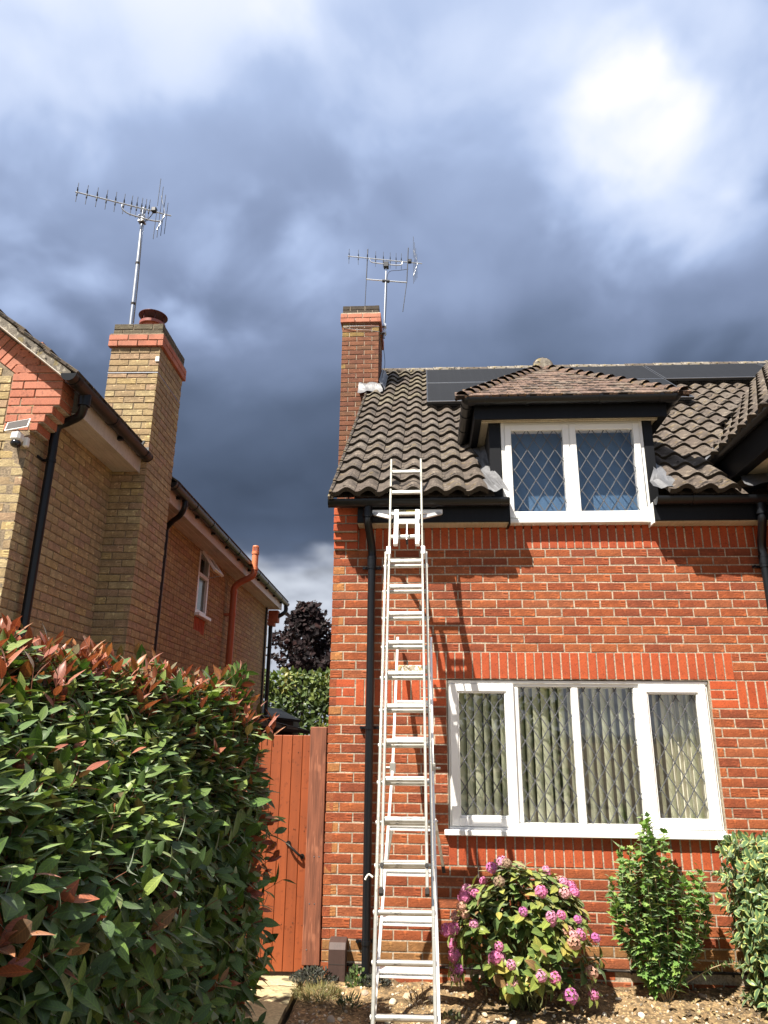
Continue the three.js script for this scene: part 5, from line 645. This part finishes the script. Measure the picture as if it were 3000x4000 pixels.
  for (let i = 0; i < 600; i++) { const z = zF + r() * (zN - zF), y = 0.05 + r() * top; sprig(L, tw, r, V(x0 + r() * 0.1, y, z), V(-0.8, 0.5, r() - 0.5), 0.1, 7, { len: 0.09, k: green }); }
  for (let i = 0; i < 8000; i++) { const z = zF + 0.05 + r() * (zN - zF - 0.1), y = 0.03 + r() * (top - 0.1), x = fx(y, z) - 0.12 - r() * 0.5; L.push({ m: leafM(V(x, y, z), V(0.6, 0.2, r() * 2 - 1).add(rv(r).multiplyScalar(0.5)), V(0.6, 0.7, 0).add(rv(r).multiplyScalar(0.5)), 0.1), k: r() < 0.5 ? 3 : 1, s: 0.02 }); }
  foliage(h, L, [leafGeo(0.42, 0.1, 0.12), leafGeo(0.46, 0.08, 0.22), leafGeo(0.39, 0.14, 0.05)], tones, { clearcoat: 0.35, clearcoatRoughness: 0.32 });
  mesh('twigs', merge(tw), M.stem, h).userData.kind = 'stuff';
  for (let i = 0; i < 9; i++) { const z = 1.2 + i * 0.47, b = V(-0.85 + (r() - 0.5) * 0.1, -0.1, z); mesh('trunk', tube([b, b.clone().add(V((r() - 0.5) * 0.1, 0.5, (r() - 0.5) * 0.1)), b.clone().add(V((r() - 0.5) * 0.25, 1.1, (r() - 0.5) * 0.2)), b.clone().add(V((r() - 0.5) * 0.3, 1.75, (r() - 0.5) * 0.3))], 0.022, 12, 7), M.bark, h); }
}
{ // ---- hydrangea ----
  const h = thing('hydrangea', 'rounded hydrangea bush with many pink flower heads below the window', 'shrub', [1.5, 0, 0.42]), r = mul(33), L = [], tw = [], heads = [];
  const tones = [[0.28, 0.36, 0.04], [0.17, 0.28, 0.035], [0.42, 0.44, 0.06], [0.1, 0.19, 0.03], [0.5, 0.43, 0.07], [0.34, 0.19, 0.06]];
  const fl = [0, 1, 2].map((s) => { const q = mul(s + 5), P = []; for (let i = 0; i < 34; i++) { const z = 1 - 1.55 * (i + 0.5) / 34, a = i * 2.4, rr = Math.sqrt(Math.max(0, 1 - z * z)), n = V(rr * Math.cos(a), z * 0.8, rr * Math.sin(a)).normalize(), c = n.clone().multiplyScalar(0.82 + q() * 0.25), u = n.clone().cross(V(0.3, 0.9, 0.2)).normalize().applyAxisAngle(n, q() * 3), v = n.clone().cross(u), s2 = 0.3 + q() * 0.08; for (let k = 0; k < 4; k++) { const d = k * Math.PI / 2, e = (t, m) => c.clone().addScaledVector(u, Math.cos(d + t) * s2 * m).addScaledVector(v, Math.sin(d + t) * s2 * m).addScaledVector(n, m * 0.05); const A = e(-0.7, 0.75), B = e(0, 1.05), D = e(0.7, 0.75); P.push(c.toArray(), A.toArray(), B.toArray(), c.toArray(), B.toArray(), D.toArray()); } } const g = new THREE.BufferGeometry(); g.setAttribute('position', new THREE.BufferAttribute(new Float32Array(P.flat()), 3)); g.computeVertexNormals(); return uvm(g, 4); });
  const fm = [[0.62, 0.17, 0.36], [0.62, 0.25, 0.4], [0.66, 0.34, 0.36], [0.55, 0.3, 0.22], [0.3, 0.2, 0.13], [0.5, 0.13, 0.36]].map((c) => phy(...c, { roughness: 0.9, transmission: 0.25, thickness: 0, side: THREE.DoubleSide }));
  for (let i = 0; i < 120; i++) { const a = r() * 6.28, q = Math.pow(r(), 0.6), base = V((r() - 0.5) * 0.25, 0, (r() - 0.5) * 0.2), el = Math.sqrt(Math.max(0.02, 1 - q * q)); const tip = V(Math.cos(a) * q * 0.56, 0.14 + 0.74 * el * (0.82 + r() * 0.25), Math.sin(a) * q * 0.42); if (tip.z > 0.2) tip.y *= 0.92; const mid = base.clone().lerp(tip, 0.55).add(V(0, 0.05, 0)); tw.push(tube([base, mid, tip], 0.0038, 6, 5)); const d = tip.clone().sub(mid).normalize();
    for (const f of [0.5, 0.72, 0.9]) sprig(L, null, r, mid.clone().lerp(tip, f), d, 0.04, f > 0.8 ? 5 : 4, { len: 0.092, wid: 1.0, a0: 0.1, a1: 0.7, droop: 0.3, k: () => { const k = r(); return f < 0.6 ? (k < 0.5 ? 1 : 3) : k < 0.34 ? 0 : k < 0.58 ? 1 : k < 0.76 ? 2 : k < 0.88 ? 3 : k < 0.96 ? 4 : 5; } });
    if (heads.length < 58 && r() < 0.62) heads.push([tip.clone().addScaledVector(d, 0.03), 0.026 + r() * 0.016, d]); }
  for (let i = 0; i < 14; i++) { const a = Math.PI * (0.05 + 0.9 * r()), y = 0.12 + r() * 0.4, p = V(Math.cos(a) * 0.5, y, Math.sin(a) * 0.38); heads.push([p, 0.028 + r() * 0.014, V(p.x, 0.2, p.z).normalize()]); sprig(L, null, r, p.clone().multiplyScalar(0.93), V(p.x, 0.15, p.z), 0.05, 6, { len: 0.085, a0: 0.1, a1: 0.5, droop: 0.35, k: () => r() < 0.6 ? 0 : 2 }); }
  heads.forEach(([p, s, d], i) => { const o = mesh('flower_head', fl[i % 3], fm[p.y > 0.78 && p.x < 0.05 && r() < 0.6 ? (r() < 0.5 ? 4 : 3) : [0, 1, 0, 2, 1, 5, 0, 3][i % 8]], h); o.position.copy(p); o.scale.setScalar(s * 1.12); o.quaternion.setFromUnitVectors(V(0, 1, 0), d.clone().add(V(0, 0.6, 0.3)).normalize()); });
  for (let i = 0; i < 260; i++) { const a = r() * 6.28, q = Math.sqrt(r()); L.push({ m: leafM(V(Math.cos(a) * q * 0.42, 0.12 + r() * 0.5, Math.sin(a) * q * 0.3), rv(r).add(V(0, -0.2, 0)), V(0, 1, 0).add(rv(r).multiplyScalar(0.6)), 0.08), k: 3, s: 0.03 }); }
  foliage(h, L, [leafGeo(0.62, 0.1, 0.2, 5, 0.9), leafGeo(0.58, 0.14, 0.3, 5, 0.9), leafGeo(0.66, 0.06, 0.1, 5, 0.9)], tones, { clearcoat: 0.15 });
  mesh('stems', merge(tw), M.stemG, h).userData.kind = 'stuff';
}
{ // ---- upright green shrub ----
  const h = thing('hibiscus_shrub', 'upright bright green shrub with small lobed leaves in front of the window sill', 'shrub', [2.52, 0, 0.28]), r = mul(55), L = [], tw = [];
  const tones = [[0.2, 0.4, 0.045], [0.15, 0.32, 0.04], [0.29, 0.47, 0.07], [0.08, 0.18, 0.03], [0.36, 0.46, 0.1]];
  for (let i = 0; i < 44; i++) { const a = (r() - 0.5) * 2, tx = a * 0.34 + (r() - 0.5) * 0.05, H = (1.2 - Math.abs(a) * 0.36) * (0.7 + r() * 0.33), tz = (r() - 0.5) * 0.32; const b = V((r() - 0.5) * 0.05, 0, (r() - 0.5) * 0.05), tip = V(tx, Math.min(H, 1.24), tz), m1 = V(tx * 0.55, H * 0.35, tz * 0.6), m2 = V(tx * 0.95, H * 0.7, tz * 0.95), cv = new THREE.CatmullRomCurve3([b, m1, m2, tip]); tw.push(new THREE.TubeGeometry(cv, 8, 0.0035, 5).toNonIndexed()); for (let k = 0; k < 22; k++) { const t = 0.1 + 0.9 * (k + r()) / 22, p = cv.getPoint(t), d = cv.getTangent(t); sprig(L, null, r, p, d, 0.02 + r() * 0.03, 3, { jit: 0.9, len: 0.064, wid: 0.95, a0: 0.3, a1: 0.6, k: () => { const q = r(); return q < 0.38 ? 0 : q < 0.66 ? 1 : q < 0.84 ? 2 : q < 0.94 ? 3 : 4; } }); } }
  { const cv = new THREE.CatmullRomCurve3([V(0, 0.05, 0), V(0.2, 0.17, 0.03), V(0.4, 0.27, 0.06), V(0.55, 0.27, 0.08)]); tw.push(new THREE.TubeGeometry(cv, 8, 0.0035, 5).toNonIndexed()); for (let k = 0; k < 22; k++) { const t = 0.4 + 0.6 * k / 22; sprig(L, null, r, cv.getPoint(t), cv.getTangent(t), 0.02, 2, { len: 0.042, a0: 0.2, a1: 0.5, k: () => r() < 0.5 ? 0 : 2 }); } }
  foliage(h, L, [lobedGeo(), lobedGeo()], tones, { clearcoat: 0.2 });
  mesh('stems', merge(tw), M.dry, h).userData.kind = 'stuff'; mesh('trunk', rod(V(0, -0.1, 0), V(0, 0.1, 0), 0.016, 8, 0.012), M.bark, h);
}
{ // ---- variegated shrub ----
  const h = thing('variegated_shrub', 'dense grey green shrub with cream edged leaves at the right edge', 'shrub', [3.4, 0, 0.42]), r = mul(66), L = [], tw = [];
  const tones = [[0.46, 0.54, 0.33], [0.54, 0.6, 0.34], [0.37, 0.47, 0.28], [0.68, 0.66, 0.36]];
  for (let i = 0; i < 290; i++) { const y = 0.04 + Math.pow(r(), 0.8) * 1.08, a = r() * 6.28, R = (0.42 - 0.1 * (1 - sstep(0.1, 0.8, y)) - 0.12 * sstep(0.95, 1.15, y)) * (0.78 + r() * 0.3), p = V(Math.cos(a) * R, y, Math.sin(a) * R * 0.85); sprig(L, tw, r, p.clone().multiplyScalar(0.82).setY(y - 0.04), V(Math.cos(a), 0.45, Math.sin(a)), 0.1, 8, { len: 0.082, wid: 1, a0: 0.1, a1: 0.9, droop: 0.1, tw: 0.003, k: () => Math.floor(r() * (y > 0.9 ? 4 : 3.2)) }); }
  for (let i = 0; i < 900; i++) { const y = 0.04 + r() * 1.0, a = r() * 6.28, R = 0.3 * Math.sqrt(r()); L.push({ m: leafM(V(Math.cos(a) * R, y, Math.sin(a) * R * 0.8), rv(r), V(0, 1, 0).add(rv(r)), 0.07), k: 2, s: 0.02 }); }
  foliage(h, L, [leafGeo(0.56, 0.1, 0.2, 5, 0.8), leafGeo(0.5, 0.05, 0.3, 5, 0.8)], tones, { map: T.varieg, clearcoat: 0.4 });
  mesh('twigs', merge(tw), M.dry, h).userData.kind = 'stuff'; mesh('trunk', rod(V(0, -0.1, 0), V(0, 0.6, 0), 0.025, 8, 0.012), M.bark, h);
}
// ---- small weeds and tufts in the bed ----
function weed(name, label, x, z, n, R, H, len, tones, seed, geo) { const h = thing(name, label, 'weed', [x, globalThis.soilY(x, z), z]), r = mul(seed), L = []; for (let i = 0; i < n; i++) { const a = r() * 6.28, q = Math.sqrt(r()) * R, p = V(Math.cos(a) * q, H * (1 - (q / R) * (q / R)) * r() - 0.005, Math.sin(a) * q * 0.8); L.push({ m: leafM(p, V(Math.cos(a) * 0.7, 0.5 + r(), Math.sin(a) * 0.7).add(rv(r).multiplyScalar(0.4)), V(Math.cos(a), 0.9, Math.sin(a)), len * (0.6 + r() * 0.7)), k: Math.floor(r() * tones.length), s: len }); } foliage(h, L, [geo], tones, { clearcoat: 0.05 }, 'leaf', 60); }
const roundLeaf = leafGeo(0.75, 0.08, 0.1, 4, 0.7), blade = leafGeo(0.1, 0.1, 0.35, 4, 0.8);
weed('dark_groundcover', 'dark grey green groundcover mat beside the gate post', -0.03, 0.1, 620, 0.19, 0.075, 0.022, [[0.05, 0.06, 0.04], [0.07, 0.08, 0.055], [0.035, 0.04, 0.03], [0.1, 0.11, 0.07]], 5, roundLeaf);
weed('dark_groundcover', 'dark sprig of groundcover at the foot of the black downpipe', 0.42, 0.12, 220, 0.12, 0.06, 0.022, [[0.05, 0.06, 0.04], [0.08, 0.09, 0.06], [0.035, 0.04, 0.03]], 6, roundLeaf);
weed('bright_weed', 'bright green weed between the meter box and the downpipe', 0.285, 0.13, 150, 0.085, 0.13, 0.03, [[0.13, 0.22, 0.04], [0.2, 0.32, 0.06], [0.08, 0.14, 0.03]], 7, roundLeaf);
weed('dry_grass_tuft', 'yellowed dry grass tuft beside the pale path slab', 0.02, 0.34, 700, 0.17, 0.05, 0.055, [[0.36, 0.32, 0.1], [0.44, 0.36, 0.14], [0.24, 0.25, 0.07], [0.4, 0.38, 0.18]], 8, blade);
weed('leafy_weed', 'small dark green weed in the stony soil left of the ladder', 0.27, 0.5, 90, 0.09, 0.07, 0.045, [[0.07, 0.11, 0.035], [0.1, 0.14, 0.05]], 9, leafGeo(0.22, 0.1, 0.2, 4));
weed('dry_stalks', 'clump of dry brown stalks in the soil behind the ladder', 0.76, 0.45, 70, 0.07, 0.08, 0.06, [[0.24, 0.16, 0.09], [0.32, 0.24, 0.14], [0.15, 0.1, 0.06]], 10, blade);
weed('leafy_weed', 'tiny pale weed in the soil right of the ladder', 0.98, 0.66, 40, 0.06, 0.03, 0.03, [[0.22, 0.26, 0.1], [0.3, 0.34, 0.16]], 11, roundLeaf);
{ // fallen dry leaves under the shrubs
  const h = thing('leaf_litter', 'brown fallen leaves scattered on the soil under the right hand shrubs', 'leaf litter'); const r = mul(12), L = []; for (let i = 0; i < 110; i++) { const x = 2.2 + r() * 1.3, z = 0.15 + r() * 0.6; L.push({ m: leafM(V(x, globalThis.soilY(x, z) + 0.012, z), V(r() - 0.5, (r() - 0.5) * 0.3, r() - 0.5), V((r() - 0.5) * 0.6, 1, (r() - 0.5) * 0.6), 0.03 + r() * 0.03), k: Math.floor(r() * 4), s: 0.05 }); } foliage(h, L, [leafGeo(0.55, 0.25, 0.4, 4)], [[0.42, 0.3, 0.14], [0.28, 0.18, 0.09], [0.5, 0.42, 0.24], [0.14, 0.09, 0.05]], { clearcoat: 0, transmission: 0.15 }, 'fallen_leaf', 110);
}

// =====================================================================
// what stands behind the gate
// =====================================================================
{
  const h = thing('garden_hedge', 'bright yellow green clipped hedge behind the gate under the dark tree', 'hedge', [-1.8, 0, -13]), r = mul(71), L = [], tones = [[0.13, 0.22, 0.03], [0.09, 0.17, 0.025], [0.22, 0.3, 0.04], [0.055, 0.11, 0.02], [0.38, 0.36, 0.06]];
  for (let i = 0; i < 15000; i++) { const x = (r() - 0.5) * 9, y = r() * 3.35, top = y > 3.1, z = 0.45 - Math.pow(r(), 1.5) * 0.9 + 0.25 * (fbm3(x * 1.4, y * 1.4, 0, 3, 4) - 0.5); L.push({ m: leafM(V(x, y + 0.25 * (fbm3(x * 2, 0, 0, 3, 9) - 0.5) * (y / 3), z), V(r() - 0.5, r() * 1.2 - 0.3, 0.6).add(rv(r).multiplyScalar(0.5)), V(0, 0.5, 1).add(rv(r).multiplyScalar(0.6)), 0.16), k: y > 2.6 && r() < 0.3 ? 2 : (fbm3(x * 2, y * 2, 3, 3, 6) > 0.6 && r() < 0.5) ? 4 : Math.floor(r() * 4), s: 0.05 }); }
  foliage(h, L, [leafGeo(0.6, 0.1, 0.15, 4)], tones, { clearcoat: 0.3 }, 'leaf', 60);
  mesh('branches', merge(Array.from({ length: 22 }, (_, i) => rod(V(-4.4 + i * 0.42, -0.2, -0.1), V(-4.4 + i * 0.42 + (r() - 0.5) * 0.5, 3.0, -0.1), 0.04, 6, 0.015))), M.bark, h);
  const t = thing('purple_tree', 'dark purple leaved tree against the bright cloud behind the gate', 'tree', [-3.65, 0, -20]), C = [], q = mul(88), br = [];
  mesh('trunk', tube([V(0, -0.2, 0), V(0.05, 1.5, 0), V(-0.05, 3.2, 0.05), V(0.0, 5.2, 0), V(-0.1, 6.3, 0)], 0.07, 16, 8), M.bark, t);
  for (let i = 0; i < 62; i++) { const y = 2.2 + 4.1 * Math.pow(q(), 0.8), a = q() * 6.28, R = (y < 4.7 ? 1.7 : lerp(1.2, 0.3, (y - 4.7) / 1.7)) * (0.55 + q() * 0.55), b = V(0, y - 0.35 * R, 0), e = V(Math.cos(a) * R, y + 0.35 * R, Math.sin(a) * R * 0.8); br.push(tube([b, b.clone().lerp(e, 0.5).add(V(0, -0.08, 0)), e], 0.014, 6, 5)); for (let k = 0; k < 70; k++) { const f = 0.25 + 0.8 * Math.pow(q(), 0.7), p = b.clone().lerp(e, f).add(rv(q).multiplyScalar(0.24 * (1.15 - f * 0.4))); C.push({ m: leafM(p, rv(q).add(V(0, -0.7, 0.2)), V(0, 0.5, 0.8).add(rv(q).multiplyScalar(0.7)), 0.15 + q() * 0.06), k: Math.floor(q() * 3.3), s: 0.1 }); } }
  { const e = V(0.95, 5.0, 0.2), b = V(0.2, 4.0, 0); br.push(tube([b, V(0.6, 4.5, 0.1), e], 0.014, 6, 5)); for (let k = 0; k < 70; k++) { const p = b.clone().lerp(e, 0.4 + 0.65 * q()).add(rv(q).multiplyScalar(0.14)); C.push({ m: leafM(p, rv(q).add(V(0, -0.7, 0.2)), V(0, 0.5, 0.8).add(rv(q).multiplyScalar(0.6)), 0.15), k: Math.floor(q() * 3), s: 0.1 }); } }
  const cr = part('crown', t); mesh('branch', merge(br), M.bark, cr); foliage(cr, C, [lobedGeo()], [[0.02, 0.008, 0.012], [0.03, 0.011, 0.014], [0.014, 0.007, 0.01], [0.06, 0.022, 0.022]], { clearcoat: 0.05, specularIntensity: 0.4 }, 'leaf', 40);
  const s = thing('garden_shed', 'low grey roofed shed just showing over the gate', 'shed', [-2.3, 0, -9]);
  mesh('wall', bx(-1.1, 0.45, -0.1, 1.72, -1.6, 0.1, 0.01), std(0.07, 0.06, 0.05), s);
  mesh('roof', uvm(poly([[[-1.4, 2.35, 0.3], [-0.55, 2.14, 0.35], [0.75, 1.86, 0.35], [0.75, 1.83, 0.35], [-1.4, 2.05, 0.35]], [[-1.4, 2.05, 0.36], [0.75, 1.83, 0.36], [0.75, 1.86, 0.36], [0.1, 1.96, -1.7], [-1.4, 2.2, -1.7]].reverse()])), M.felt, s); mesh('fascia', bar(V(-1.4, 2.02, 0.4), V(0.75, 1.82, 0.4), 0.06, 0.02, V(0, 0, 1)), M.rubber, s);
  mesh('upper_roof', uvm(poly([[[-0.9, 2.2, -0.2], [0.47, 2.07, -0.2], [-0.15, 2.32, -0.9], [-0.9, 2.42, -0.9]]])), M.felt, s); mesh('upper_fascia', bar(V(-0.9, 2.18, -0.18), V(0.47, 2.05, -0.18), 0.05, 0.02, V(0, 0, 1)), M.rubber, s); mesh('upper_wall', bx(-0.9, 0.3, 1.7, 2.1, -0.9, -0.25, 0.01), std(0.07, 0.06, 0.05), s);
}
{ // ---- hedge across the road, mirrored in the lower panes ----
  const h = thing('street_hedge', 'green hedge across the road, seen only mirrored in the lower window', 'hedge', [-2, 0, 17]), r = mul(171), L = [];
  for (let i = 0; i < 5000; i++) { const x = (r() - 0.5) * 14, y = r() * (2.6 + 1.2 * fbm3(x * 0.7, 0, 0, 3, 2)); L.push({ m: leafM(V(x, y, (r() - 0.5) * 1.2), rv(r), V(0, 0.5, -1).add(rv(r).multiplyScalar(0.6)), 0.26), k: Math.floor(r() * 3), s: 0.05 }); }
  foliage(h, L, [leafGeo(0.6, 0.1, 0.15, 3)], [[0.12, 0.22, 0.03], [0.08, 0.16, 0.025], [0.18, 0.28, 0.04]], { clearcoat: 0.2 }, 'leaf', 20);
}
renderer.render(scene, camera);
